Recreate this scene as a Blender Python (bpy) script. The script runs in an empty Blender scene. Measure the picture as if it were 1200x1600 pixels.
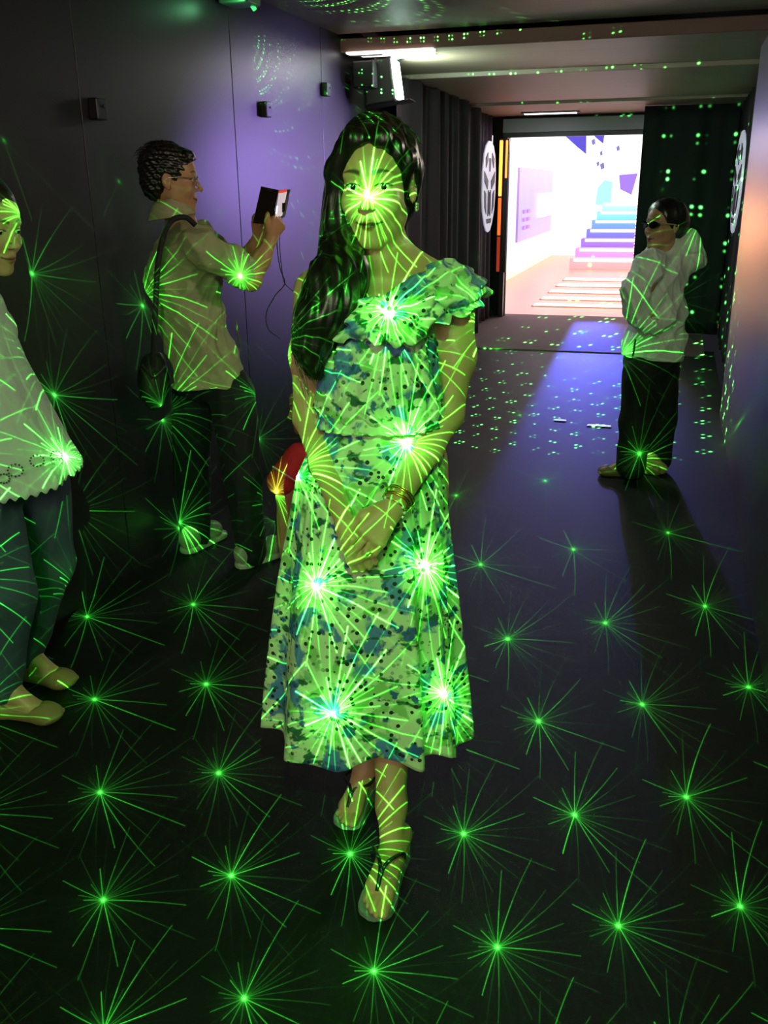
import bpy, bmesh, math, random
import numpy as np
from mathutils import Matrix, Vector
random.seed(7); rng = np.random.default_rng(7)
scn = bpy.context.scene
COL = scn.collection
PI = math.pi

# ------------------------------------------------------------------ camera
F_PX, CAM_H = 1444.0, 1.55
def _n(v): v = np.array(v, float); return v / np.linalg.norm(v)
_Y = _n([465, -515, F_PX]); _D = np.array([50., 4050., 1444.]); _D = _n(_D - _Y * _D.dot(_Y))
_Z = -_D; _X = np.cross(_Y, _Z)
RC = np.array([_X, _Y, _Z])                       # columns: camera right, down, forward in world axes
cam_d = bpy.data.cameras.new('camera'); cam = bpy.data.objects.new('camera', cam_d); COL.objects.link(cam)
cam_d.sensor_fit = 'VERTICAL'; cam_d.sensor_height = 36; cam_d.lens = 36 * F_PX / 1600; cam_d.clip_end = 100
m = Matrix.Identity(4)
for i in range(3):
    m[i][0] = RC[i, 0]; m[i][1] = -RC[i, 1]; m[i][2] = -RC[i, 2]
m[0][3], m[1][3], m[2][3] = 0, 0, CAM_H
cam.matrix_world = m
scn.camera = cam
NN = _n([RC[0, 2], RC[1, 2], 0]); RT = np.array([NN[1], -NN[0], 0.])   # level axes: ahead and to the right
C0 = np.array([0, 0, CAM_H])
def J(px, py, s):                                  # point seen at a pixel, s metres ahead -> (right, ahead, up)
    d = _n(RC @ np.array([px - 600, py - 800, F_PX])); p = C0 + d * (s / d.dot(NN))
    return np.array([p.dot(RT), p.dot(NN), p[2]])
def Wd(p):                                         # (right, ahead, up) -> world
    p = np.asarray(p, float)
    return np.stack([p[..., 0] * RT[0] + p[..., 1] * NN[0], p[..., 0] * RT[1] + p[..., 1] * NN[1], p[..., 2]], -1)

# ------------------------------------------------------------------ view, world
scn.view_settings.view_transform = 'Standard'; scn.view_settings.look = 'None'
scn.view_settings.exposure = 0.0; scn.view_settings.gamma = 1.0; scn.view_settings.use_curve_mapping = False
w = bpy.data.worlds.new('world'); scn.world = w; w.use_nodes = True
w.node_tree.nodes['Background'].inputs[0].default_value = (0.010, 0.011, 0.013, 1)
w.node_tree.nodes['Background'].inputs[1].default_value = 1.0

# ------------------------------------------------------------------ light node helper
class NT:
    def __init__(s, nt): s.nt = nt
    def n(s, t, **k):
        o = s.nt.nodes.new(t)
        for a, b in k.items(): setattr(o, a, b)
        return o
    def put(s, inp, v):
        if isinstance(v, bpy.types.NodeSocket): s.nt.links.new(v, inp)
        else: inp.default_value = v
    def m(s, op, a, b=0.0, c=0.0, clamp=False):
        o = s.n('ShaderNodeMath', operation=op); o.use_clamp = clamp
        s.put(o.inputs[0], a); s.put(o.inputs[1], b)
        if op in ('MULTIPLY_ADD', 'SMOOTH_MIN', 'COMPARE', 'WRAP'): s.put(o.inputs[2], c)
        return o.outputs[0]
    def step(s, v, a, b):                          # smooth 0..1 from a to b
        o = s.n('ShaderNodeMapRange', interpolation_type='SMOOTHSTEP')
        s.put(o.inputs[0], v); o.inputs[1].default_value = a; o.inputs[2].default_value = b
        return o.outputs[0]
def lamp(name, kind, loc, target, energy, color, **k):
    d = bpy.data.lights.new(name, kind); d.energy = energy; d.color = color
    for a, b in k.items(): setattr(d, a, b)
    o = bpy.data.objects.new(name, d); COL.objects.link(o); o.location = loc
    o.rotation_euler = (Vector(target) - Vector(loc)).to_track_quat('-Z', 'Y').to_euler()
    return o

# ---- the star laser: a ceiling projector behind the visitor's right shoulder with a crossed grating
PITCH_U, PITCH_V = 0.087, 0.088
RL = np.array([[0.909, 0.363, -0.206], [0.394, -0.584, 0.710], [0.137, -0.726, -0.674]])
LP = (0.197, -0.294, 2.468)
SPOKES = [(16, .65, .30, .55), (35, .82, .42, .9), (54, .65, .30, .5), (63, .89, .45, .45), (80, .57, .29, .75), (107, .63, .3, .6),
          (124, .40, .40, .9), (146, .22, .2, .35), (170, .26, .26, .9), (192, .15, .15, .6), (204, .2, .2, .5), (218, .38, .38, .8), (240, .18, .18, .4),
          (266, .28, .28, .8), (290, .66, .3, .7), (307, .85, .42, .95), (324, .66, .33, .6), (332, .93, .4, .4), (351, .59, .30, .9)]
FAINT = [(6, .95, .4, .5), (25, .98, .3, .4), (45, .5, .2, .5), (71, .35, .2, .6), (92, .98, .5, .35), (115, .85, .3, .35), (137, .6, .3, .4),
         (157, .9, .3, .35), (180, .4, .2, .6), (198, .75, .2, .3), (211, .12, .1, .9), (229, .9, .3, .3), (248, .45, .2, .5), (257, .14, .1, .9),
         (278, .9, .3, .4), (298, .3, .2, .8), (315, .98, .3, .4), (342, .4, .2, .7)]
def ramp_spokes(T, ang, tab):
    r = T.n('ShaderNodeValToRGB'); r.color_ramp.interpolation = 'CONSTANT'; els = r.color_ramp.elements
    n_ = len(tab); stops = []
    for i, t in enumerate(tab):
        prev = tab[i - 1][0] - (360 if i == 0 else 0)
        stops.append(((prev + t[0]) / 2, t))
    rows = [(max(p, 0) / 360, t, t[0]) for p, t in stops]
    lastmid = (tab[-1][0] + tab[0][0] + 360) / 2
    if lastmid < 360: rows.append((lastmid / 360, tab[0], tab[0][0] + 360))
    elif stops[0][0] > 0: rows.insert(0, (0.0, tab[-1], tab[-1][0] - 360))
    while len(els) < len(rows): els.new(0.5)
    for e, (p, t, a) in zip(els, rows): e.position = p
    for e, (p, t, a) in zip(els, rows): e.color = ((a + 20) / 400, t[1], t[2], t[3])
    T.put(r.inputs[0], ang)
    sp = T.n('ShaderNodeSeparateColor'); T.nt.links.new(r.outputs[0], sp.inputs[0])
    return sp.outputs[0], sp.outputs[1], sp.outputs[2], r.outputs[1]
def star_layer(T, rad, th, tab, wd, seed, cellvec, gain):
    ang, L, Lin, B = ramp_spokes(T, th, tab)
    a = T.m('MULTIPLY_ADD', ang, 400 * PI / 180, -20 * PI / 180)
    d = T.m('SUBTRACT', T.m('MULTIPLY', th, 2 * PI), a)
    wn = T.n('ShaderNodeTexWhiteNoise', noise_dimensions='4D'); T.put(wn.inputs[0], cellvec); T.put(wn.inputs[1], T.m('ADD', ang, seed))
    rnd = wn.outputs[0]
    curve = T.m('MULTIPLY', T.m('SINE', T.m('MULTIPLY', ang, 251.0)), 0.14)          # each ray bends a little
    d = T.m('ADD', d, T.m('MULTIPLY', T.m('SUBTRACT', rad, L), curve))
    perp = T.m('DIVIDE', T.m('MULTIPLY', rad, T.m('SINE', d)), wd)
    core = T.m('POWER', T.m('ADD', 1.0, T.m('MULTIPLY', perp, perp)), -1.8)
    longp = T.m('MULTIPLY', T.m('LESS_THAN', rad, L), T.m('MULTIPLY_ADD', T.m('POWER', rnd, 3.0), 1.25, 0.24))
    shortp = T.m('MULTIPLY', T.m('LESS_THAN', rad, Lin), T.m('MULTIPLY_ADD', T.m('POWER', rnd, 2.0), 0.9, 0.15))
    fall = T.m('DIVIDE', 1.0, T.m('ADD', 0.45, T.m('MULTIPLY', rad, 1.1)))
    tot = T.m('MULTIPLY', T.m('MULTIPLY', T.m('ADD', longp, shortp), core), T.m('MULTIPLY', B, fall))
    return T.m('MULTIPLY', tot, gain)
STAR_W, GREEN = 14500.0, (0.06, 1.0, 0.05)
def star_laser():
    o = lamp('star_laser_light', 'SPOT', LP, (0, 0, 0), STAR_W, (1, 1, 1), shadow_soft_size=0.0, spot_size=math.radians(125), spot_blend=0.05)
    M = Matrix.Identity(4)
    for i in range(3):
        M[i][0] = RL[i, 0]; M[i][1] = -RL[i, 1]; M[i][2] = -RL[i, 2]; M[i][3] = LP[i]
    o.matrix_world = M
    d = o.data; d.use_nodes = True; nt = d.node_tree; T = NT(nt)
    em = nt.nodes['Emission']
    tc = T.n('ShaderNodeTexCoord'); sx = T.n('ShaderNodeSeparateXYZ'); nt.links.new(tc.outputs['Normal'], sx.inputs[0])
    gu = T.m('MULTIPLY', sx.outputs[0], 1 / PITCH_U); gv = T.m('MULTIPLY', sx.outputs[1], -1 / PITCH_V)
    fu, fv = T.m('FLOOR', gu), T.m('FLOOR', gv)
    total = None
    for a in (0, 1):
        for b in (0, 1):
            ci, cj = T.m('ADD', fu, float(a)), T.m('ADD', fv, float(b))
            x, y = T.m('SUBTRACT', gu, ci), T.m('SUBTRACT', gv, cj)
            rad = T.m('SQRT', T.m('ADD', T.m('MULTIPLY', x, x), T.m('MULTIPLY', y, y)))
            th = T.m('FRACT', T.m('ADD', T.m('DIVIDE', T.m('ARCTAN2', y, x), 2 * PI), 1.0))
            cv = T.n('ShaderNodeCombineXYZ'); nt.links.new(ci, cv.inputs[0]); nt.links.new(cj, cv.inputs[1])
            s = T.m('ADD', star_layer(T, rad, th, SPOKES, 0.0030, 0.0, cv.outputs[0], 2.1),
                    star_layer(T, rad, th, FAINT, 0.0028, 5.0, cv.outputs[0], 0.42))
            hot = T.m('MULTIPLY', T.m('POWER', T.m('ADD', 1.0, T.m('MULTIPLY', T.m('MULTIPLY', rad, rad), 1 / 0.010 ** 2)), -1.5), 60.0)
            halo = T.m('ADD', T.m('MULTIPLY', T.m('EXPONENT', T.m('MULTIPLY', rad, -1 / 0.09)), 0.10), T.m('MULTIPLY', T.m('EXPONENT', T.m('MULTIPLY', rad, -1 / 0.24)), 0.024))
            s = T.m('ADD', s, T.m('ADD', hot, halo))
            total = s if total is None else T.m('ADD', total, s)
    total = T.m('ADD', total, 0.002)
    total = T.m('MULTIPLY', total, T.step(gv, -6.3, -4.5))
    gv2 = T.m('ADD', gv, 1.2)
    total = T.m('DIVIDE', T.m('MULTIPLY', total, 1.12), T.m('ADD', 1.0, T.m('ADD', T.m('MULTIPLY', T.m('MULTIPLY', gu, gu), 1 / 15.0), T.m('MULTIPLY', T.m('MULTIPLY', gv2, gv2), 1 / 12.0))))
    nt.links.new(total, em.inputs['Strength']); em.inputs['Color'].default_value = (*GREEN, 1)
star_laser()

# ---- the dot laser: high on the left wall, throwing clusters of dots down the tunnel
DOT_P = (-1.97, 4.52, 2.30)
def dot_laser():
    o = lamp('dot_laser_light', 'SPOT', DOT_P, (-0.75, 8.6, 0.9), 700000.0, (1, 1, 1), shadow_soft_size=0.0, spot_size=math.radians(96), spot_blend=0.2)
    d = o.data; d.use_nodes = True; nt = d.node_tree; T = NT(nt); em = nt.nodes['Emission']
    tc = T.n('ShaderNodeTexCoord'); sx = T.n('ShaderNodeSeparateXYZ'); nt.links.new(tc.outputs['Normal'], sx.inputs[0])
    p = 0.052
    u = T.m('MULTIPLY', sx.outputs[0], 1 / p); v = T.m('MULTIPLY', sx.outputs[1], 1 / p)
    cu, cv_ = T.m('ROUND', u), T.m('ROUND', v)
    x, y = T.m('SUBTRACT', u, cu), T.m('SUBTRACT', v, cv_)
    q = 0.22
    dx = T.m('FLOOR', T.m('DIVIDE', x, q)); dy = T.m('FLOOR', T.m('DIVIDE', y, q))
    lx = T.m('SUBTRACT', x, T.m('MULTIPLY', T.m('ADD', dx, 0.5), q)); ly = T.m('SUBTRACT', y, T.m('MULTIPLY', T.m('ADD', dy, 0.5), q))
    r2 = T.m('ADD', T.m('MULTIPLY', lx, lx), T.m('MULTIPLY', ly, ly))
    spot = T.m('EXPONENT', T.m('MULTIPLY', r2, -1 / 0.034 ** 2))
    cc = T.n('ShaderNodeCombineXYZ'); nt.links.new(T.m('ADD', T.m('MULTIPLY', cu, 7.0), dx), cc.inputs[0]); nt.links.new(T.m('ADD', T.m('MULTIPLY', cv_, 7.0), dy), cc.inputs[1])
    wn = T.n('ShaderNodeTexWhiteNoise', noise_dimensions='3D'); nt.links.new(cc.outputs[0], wn.inputs[0])
    inq = T.m('MULTIPLY', T.m('LESS_THAN', T.m('ABSOLUTE', x), q), T.m('LESS_THAN', T.m('ABSOLUTE', y), q))
    s = T.m('MULTIPLY', T.m('MULTIPLY', spot, inq), T.m('POWER', wn.outputs[0], 2.5))
    R3 = np.array(o.rotation_euler.to_matrix())
    def axis(vec):                                  # component of the ray along a world direction
        a = R3.T @ np.array(vec, float)
        return T.m('ADD', T.m('ADD', T.m('MULTIPLY', sx.outputs[0], float(a[0])), T.m('MULTIPLY', sx.outputs[1], float(a[1]))), T.m('MULTIPLY', sx.outputs[2], float(a[2])))
    s = T.m('MULTIPLY', s, T.m('MULTIPLY_ADD', T.step(axis((1, 0, 0)), 0.0, 0.2), .97, .03))
    s = T.m('MULTIPLY', s, T.m('SUBTRACT', 1.0, T.step(axis((1, 0, 0)), 0.66, 0.76)))
    s = T.m('MULTIPLY', s, T.m('MULTIPLY_ADD', T.step(axis((0, 0, -1)), -0.02, 0.10), .98, .02))
    nt.links.new(s, em.inputs['Strength']); em.inputs['Color'].default_value = (0.10, 1.0, 0.13, 1)
dot_laser()

# ---- blue stage light beyond the doorway, cut on its left side by a barn door
def barn_door_light(name, P, W_, color, r0, r1, f0, f1):
    tgt = (-0.15, 4.0, 0.0)
    o = lamp(name, 'SPOT', P, tgt, W_, (1, 1, 1), shadow_soft_size=0.05, spot_size=math.radians(60), spot_blend=0.3)
    d = o.data; d.use_nodes = True; nt = d.node_tree; T = NT(nt); em = nt.nodes['Emission']
    tc = T.n('ShaderNodeTexCoord'); sx = T.n('ShaderNodeSeparateXYZ'); nt.links.new(tc.outputs['Normal'], sx.inputs[0])
    R3 = np.array(o.rotation_euler.to_matrix()); e = _n([0.024, -1.0, 0]); nrm = R3.T @ np.array([-e[1], e[0], 0.0])   # plane of the shutter
    k = T.m('ADD', T.m('ADD', T.m('MULTIPLY', sx.outputs[0], float(nrm[0])), T.m('MULTIPLY', sx.outputs[1], float(nrm[1]))), T.m('MULTIPLY', sx.outputs[2], float(nrm[2])))
    cut = T.step(k, -0.004, 0.012); cut2 = T.m('SUBTRACT', 1.0, T.step(k, r0, r1))
    kz = T.m('DIVIDE', T.m('MULTIPLY', sx.outputs[2], -1.0), 1.0)
    up = R3.T @ np.array([0, 0, 1.0])
    h = T.m('ADD', T.m('ADD', T.m('MULTIPLY', sx.outputs[0], float(up[0])), T.m('MULTIPLY', sx.outputs[1], float(up[1]))), T.m('MULTIPLY', sx.outputs[2], float(up[2])))
    wide = T.m('MULTIPLY', T.m('MULTIPLY', cut, cut2), T.m('SUBTRACT', 1.0, T.step(h, f0, f1)))
    nt.links.new(wide, em.inputs['Strength']); em.inputs['Color'].default_value = (*color, 1)
barn_door_light('blue_stage_light', (-1.12, 13.6, 2.0), 2600.0, (0.03, 0.06, 1.0), 0.09, 0.19, -0.50, -0.11)
barn_door_light('pale_stage_light', (-1.13, 13.5, 1.9), 230.0, (1.0, 0.86, 0.88), 0.12, 0.30, -0.60, -0.02)

# ---- added fill and wash lamps among the tunnel's own: the side lamp on the right wall, the flood lamp, the doorway room
lamp('entrance_light', 'AREA', (-0.55, -1.7, 2.0), (-0.75, 2.2, 1.0), 36.0, (1.0, 0.84, 0.66), shape='RECTANGLE', size=1.6, size_y=0.7)  # added warm fill from behind the camera, source unseen
lamp('side_lamp_light', 'AREA', (0.34, 3.05, 1.95), (-2.1, 3.4, 1.3), 9.0, (1.0, 0.84, 0.66), shape='RECTANGLE', size=0.16, size_y=0.16)
lamp('violet_wash_light', 'SPOT', (0.44, 7.3, 1.75), (-2.12, 5.5, 1.45), 1150.0, (0.44, 0.27, 1.0), shadow_soft_size=0.08, spot_size=math.radians(40), spot_blend=1.0)  # added lamp, imitates the doorway's violet sheen on the left wall
lamp('flood_light', 'AREA', (-1.79, 6.42, 2.20), (-0.8, 6.9, 2.26), 22.0, (0.55, 1.0, 0.72), shape='RECTANGLE', size=0.16, size_y=0.24)
lamp('amber_wash_light', 'SPOT', (-1.75, 11.2, 1.15), (0.42, 6.6, 0.95), 260.0, (1.0, 0.36, 0.12), shadow_soft_size=0.1, spot_size=math.radians(22), spot_blend=1.0)  # added lamp for the orange reflection on the right wall
lamp('indigo_wash_light', 'SPOT', (-1.6, 11.25, 2.0), (0.42, 6.4, 1.75), 40.0, (0.30, 0.28, 1.0), shadow_soft_size=0.1, spot_size=math.radians(18), spot_blend=1.0)  # added lamp for the violet reflection higher on the right wall
lamp('slatted_light_lamp', 'AREA', (-1.5, 6.3, 2.31), (-1.35, 6.15, 0.0), 11.0, (1.0, 0.92, 0.95), shape='RECTANGLE', size=.5, size_y=.3)  # added fill that brightens the woman in white
lamp('room_light', 'AREA', (-1.2, 13.2, 2.2), (-1.0, 9.0, 0.0), 26.0, (1.0, 0.80, 0.78), shape='RECTANGLE', size=1.3, size_y=0.5)

# ------------------------------------------------------------------ materials
def rgb(h): 
    c = [int(h[i:i + 2], 16) / 255 for i in (0, 2, 4)]
    return tuple(((x + .055) / 1.055) ** 2.4 if x > .04045 else x / 12.92 for x in c) + (1,)
MATS = {}
def mat(name, col, rough=0.6, metal=0.0, noise=None, bump=None, emit=None, estr=0.0, spec=0.5, stretch=(1, 1, 1), **k):
    if name in MATS: return MATS[name]
    mt = bpy.data.materials.new(name); mt.use_nodes = True; T = NT(mt.node_tree); b = mt.node_tree.nodes['Principled BSDF']
    col = rgb(col) if isinstance(col, str) else col
    b.inputs['Base Color'].default_value = col; b.inputs['Roughness'].default_value = rough; b.inputs['Metallic'].default_value = metal
    b.inputs['Specular IOR Level'].default_value = spec
    if k.get('alpha') is not None: b.inputs['Alpha'].default_value = k['alpha']
    if k.get('sheen'): b.inputs['Sheen Weight'].default_value = k['sheen']
    if k.get('sss'):
        b.inputs['Subsurface Weight'].default_value = k['sss']; b.inputs['Subsurface Radius'].default_value = (0.012, 0.005, 0.003); b.inputs['Subsurface Scale'].default_value = 1.0
    if k.get('trans'): b.inputs['Transmission Weight'].default_value = k['trans']
    if noise or bump:
        tc = T.n('ShaderNodeTexCoord'); mp = T.n('ShaderNodeMapping'); mp.inputs['Scale'].default_value = stretch
        mt.node_tree.links.new(tc.outputs['Object'], mp.inputs[0])
    if noise:
        sc, amt = noise; nz = T.n('ShaderNodeTexNoise'); nz.inputs['Scale'].default_value = sc; nz.inputs['Detail'].default_value = 5
        mt.node_tree.links.new(mp.outputs[0], nz.inputs[0])
        hs = T.n('ShaderNodeHueSaturation'); hs.inputs['Color'].default_value = col
        v = T.m('MULTIPLY_ADD', nz.outputs[0], 2 * amt, 1 - amt); T.put(hs.inputs['Value'], v)
        mt.node_tree.links.new(hs.outputs[0], b.inputs['Base Color'])
    if bump:
        sc, amt = bump; nz2 = T.n('ShaderNodeTexNoise'); nz2.inputs['Scale'].default_value = sc; nz2.inputs['Detail'].default_value = 4
        mt.node_tree.links.new(mp.outputs[0], nz2.inputs[0])
        bp = T.n('ShaderNodeBump'); bp.inputs['Strength'].default_value = 0.6; bp.inputs['Distance'].default_value = amt
        mt.node_tree.links.new(nz2.outputs[0], bp.inputs['Height']); mt.node_tree.links.new(bp.outputs[0], b.inputs['Normal'])
    if emit is not None:
        b.inputs['Emission Color'].default_value = rgb(emit) if isinstance(emit, str) else emit; b.inputs['Emission Strength'].default_value = estr
    MATS[name] = mt
    return mt
def skin_mat(name, col, lip='8a4038', brow='15100e'):
    mt = mat(name, col, rough=0.48, noise=(9, .07), sss=0.15)
    T = NT(mt.node_tree); b = mt.node_tree.nodes['Principled BSDF']; src = b.inputs['Base Color'].links[0].from_socket
    for att, c in (('lip', lip), ('brow', brow)):
        a = T.n('ShaderNodeAttribute', attribute_name=att); mx = T.n('ShaderNodeMix', data_type='RGBA')
        mt.node_tree.links.new(a.outputs['Fac'], mx.inputs[0]); mt.node_tree.links.new(src, mx.inputs[6]); mx.inputs[7].default_value = rgb(c)
        src = mx.outputs[2]
    mt.node_tree.links.new(src, b.inputs['Base Color'])
    return mt

# ------------------------------------------------------------------ object helpers
def tag(o, label=None, cat=None, group=None, kind=None):
    for k, v in (('label', label), ('category', cat), ('group', group), ('kind', kind)):
        if v: o[k] = v
    return o
def empty(name, loc, label, cat, group=None):
    o = bpy.data.objects.new(name, None); COL.objects.link(o); o.location = loc; o.empty_display_size = 0.1
    return tag(o, label, cat, group)
def link(name, me, material=None, parent=None, smooth=True):
    if material: me.materials.append(material)
    if smooth: me.polygons.foreach_set('use_smooth', [True] * len(me.polygons))
    o = bpy.data.objects.new(name, me); COL.objects.link(o)
    if parent: o.parent = parent
    return o
class MB:
    """collects shapes in world coordinates, links them as one mesh object relative to its parent"""
    def __init__(s): s.bm = bmesh.new()
    def box(s, c, size, M=None, bev=0.0):
        r = bmesh.ops.create_cube(s.bm, size=1.0); vs = r['verts']
        if bev:
            bmesh.ops.scale(s.bm, vec=size, verts=vs)
            es = list({e for v in vs for e in v.link_edges})
            g = bmesh.ops.bevel(s.bm, geom=es, offset=bev, segments=2, affect='EDGES', profile=0.5); vs = g['verts']
        else: bmesh.ops.scale(s.bm, vec=size, verts=vs)
        if M is not None: bmesh.ops.transform(s.bm, matrix=M, verts=vs)
        bmesh.ops.translate(s.bm, vec=c, verts=vs); return s
    def tube(s, pts, r, n=8, cap=True):
        pts = [Vector(p) for p in pts]; rs = r if hasattr(r, '__len__') else [r] * len(pts); rings = []
        up = Vector((0, 0, 1)); 
        for i, p in enumerate(pts):
            t = (pts[min(i + 1, len(pts) - 1)] - pts[max(i - 1, 0)]).normalized()
            a = t.cross(up); a = t.cross(Vector((1, 0, 0))) if a.length < 0.05 else a
            a.normalize(); b = t.cross(a)
            rings.append([s.bm.verts.new(p + (a * math.cos(2 * PI * j / n) + b * math.sin(2 * PI * j / n)) * rs[i]) for j in range(n)])
        for i in range(len(rings) - 1):
            for j in range(n): s.bm.faces.new((rings[i][j], rings[i][(j + 1) % n], rings[i + 1][(j + 1) % n], rings[i + 1][j]))
        if cap: s.bm.faces.new(rings[0]); s.bm.faces.new(rings[-1][::-1])
        return s
    def sphere(s, c, r, M=None, seg=16):
        q = bmesh.ops.create_uvsphere(s.bm, u_segments=seg, v_segments=seg // 2 + 2, radius=1.0); vs = q['verts']
        r = r if hasattr(r, '__len__') else (r, r, r); bmesh.ops.scale(s.bm, vec=r, verts=vs)
        if M is not None: bmesh.ops.transform(s.bm, matrix=M, verts=vs)
        bmesh.ops.translate(s.bm, vec=c, verts=vs); return s
    def prism(s, poly, d):
        """poly: list of 3-D points of a planar outline, d: thickness vector"""
        a = [s.bm.verts.new(p) for p in poly]; b = [s.bm.verts.new(Vector(p) + Vector(d)) for p in poly]; n = len(a)
        s.bm.faces.new(a); s.bm.faces.new(b[::-1])
        for i in range(n): s.bm.faces.new((a[i], b[i], b[(i + 1) % n], a[(i + 1) % n]))
        return s
    def grid(s, P):
        """P: array rows x cols x 3"""
        V = [[s.bm.verts.new(p) for p in row] for row in P]
        for i in range(len(V) - 1):
            for j in range(len(V[0]) - 1): s.bm.faces.new((V[i][j], V[i][j + 1], V[i + 1][j + 1], V[i + 1][j]))
        return s
    def build(s, name, material, parent=None, smooth=False, solid=0.0, kind=None):
        bmesh.ops.recalc_face_normals(s.bm, faces=s.bm.faces)
        if parent is not None: bmesh.ops.translate(s.bm, vec=-Vector(root_of(parent).location), verts=s.bm.verts)
        me = bpy.data.meshes.new(name); s.bm.to_mesh(me); s.bm.free()
        o = link(name, me, material, parent, smooth)
        if solid: md = o.modifiers.new('thickness', 'SOLIDIFY'); md.thickness = solid; md.offset = 0
        if kind: o['kind'] = kind
        return o
def root_of(o):
    while o.parent: o = o.parent
    return o

# ------------------------------------------------------------------ the tunnel
XL, XR, YB = -2.12, 0.40, 11.5
def wall_mat(name, col, rough, bumpsc, amt, stretch, noise=(3, .12), spec=.5): return mat(name, col, rough=rough, bump=(bumpsc, amt), noise=noise, stretch=stretch, spec=spec)
M_FLOOR = mat('dark_floor_carpet', '151417', rough=0.6, noise=(55, .35), bump=(240, .0015), spec=.2)
M_WALL = mat('dark_panel_wall', '25222a', rough=0.40, noise=(2.5, .12), bump=(60, .0004), spec=.5)
M_CEIL = mat('brown_ceiling_panel', '8a6c64', rough=0.5, noise=(4, .3), stretch=(.6, 9, 1), bump=(14, .002))
M_BLACK = mat('black_plastic', '0c0c0d', rough=0.4)
M_SEAM = mat('seam_dark', '1a191b', rough=0.6)
M_CURT = mat('dark_drape', '46323f', rough=0.8, noise=(6, .25), stretch=(1, 1, .15))
M_CURTB = mat('black_drape', '0d0d12', rough=0.8)
M_MATT = mat('brown_entry_carpet', '6d5554', rough=0.8, noise=(30, .2))
MB().box((-0.86, 3.2, -0.03), (2.6, 12.6, 0.06)).build('floor', M_FLOOR, kind='structure')
MB().box((-0.9, 10.45, 0.006), (2.5, 2.6, 0.014), bev=.004).build('entry_carpet', M_MATT, kind='structure')
# left wall: panels with hairline seams, up to the flood lamp
seams = [-1.9, -.6, .68, 1.94, 3.19, 4.48, 5.72, 6.55]
mb = MB()
for a, b in zip(seams, seams[1:]): mb.box((XL - .03, (a + b) / 2, 1.25), (.06, b - a - .006, 2.5), bev=.002)
mb.build('wall_left', M_WALL, kind='structure')
MB().box((XL - .08, 4.8, 1.25), (.04, 13.6, 2.5)).build('wall_left_backing', M_SEAM, kind='structure')
mb = MB(); mb.box((XR + .03, 2.45, 1.25), (.06, 8.7, 2.5), bev=.003); mb.build('wall_right', mat('right_panel_wall', '4a3f42', rough=.38, noise=(2.5, .12)), kind='structure')
MB().box((XR + .20, 9.2, 1.25), (.05, 4.8, 2.5)).build('wall_right_far', M_CURTB, kind='structure')
# ceiling: four fabric-faced panels, each lower than the one before
for i, (a, b, z) in enumerate([(-2.0, 2.9, 2.47), (2.9, 6.05, 2.44), (6.08, 7.42, 2.34), (7.45, 9.82, 2.31), (9.85, 11.5, 2.285)]):
    MB().box(((XL + XR) / 2 + .05, (a + b) / 2, z + .04), (XR - XL + .30, b - a, .08), bev=.006).build('ceiling', M_CEIL, kind='structure')
MB().box((-.8, 4.8, 2.60), (3.2, 13.6, .04)).build('ceiling_backing', M_SEAM, kind='structure')

# drapes with folds along a path of (x, y)
def drape(name, path, z0, z1, material, depth=.035, freq=26, seed=0, parent=None):
    path = [np.array(p, float) for p in path]; seg = [np.linalg.norm(b - a) for a, b in zip(path, path[1:])]; Ltot = sum(seg); n = int(Ltot / .012)
    rows = []
    for iz in range(16):
        f = iz / 15; z = z0 + (z1 - z0) * f; row = []
        for i in range(n + 1):
            t = Ltot * i / n; k = 0; u = t
            while k < len(seg) - 1 and u > seg[k]: u -= seg[k]; k += 1
            p = path[k] + (path[k + 1] - path[k]) * (u / seg[k]); dr = (path[k + 1] - path[k]) / seg[k]; nr = np.array([dr[1], -dr[0]])
            ph = t * freq + 1.8 * math.sin(t * 3.1 + seed) + .5 * math.sin(f * 2 + seed + t)
            off = depth * (math.sin(ph) * (.55 + .45 * (1 - f)) + .35 * math.sin(ph * 2.3 + 1))
            p = p + nr * off; row.append((p[0], p[1], z))
        rows.append(row)
    return MB().grid(rows).build(name, material, parent, smooth=True, solid=.004)
tag(drape('curtain', [(XL + .10, 6.95), (XL + .06, 10.3)], .01, 2.30, M_CURT, seed=1, freq=13, depth=.05), 'long dark pleated curtain hung along the left wall beyond the flood lamp', 'curtain')
tag(drape('curtain', [(XL - .01, 10.34), (XL - .01, 11.30)], .03, 2.28, M_CURT, seed=4, depth=.035, freq=17), 'short plum curtain at the left of the bright doorway, behind the white emblem', 'curtain')
tag(drape('curtain', [(-.42, 10.5), (XR + .10, 10.5)], .02, 2.28, M_CURTB, seed=2, depth=.02, freq=18), 'black curtain closing the tunnel right of the doorway, dotted with green light', 'curtain')
tag(drape('curtain', [(XR + .12, 10.45), (XR + .10, 6.95)], .02, 2.28, M_CURTB, seed=3, depth=.02, freq=16), 'black curtain on the right wall, behind the narrow white emblem', 'curtain')

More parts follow.
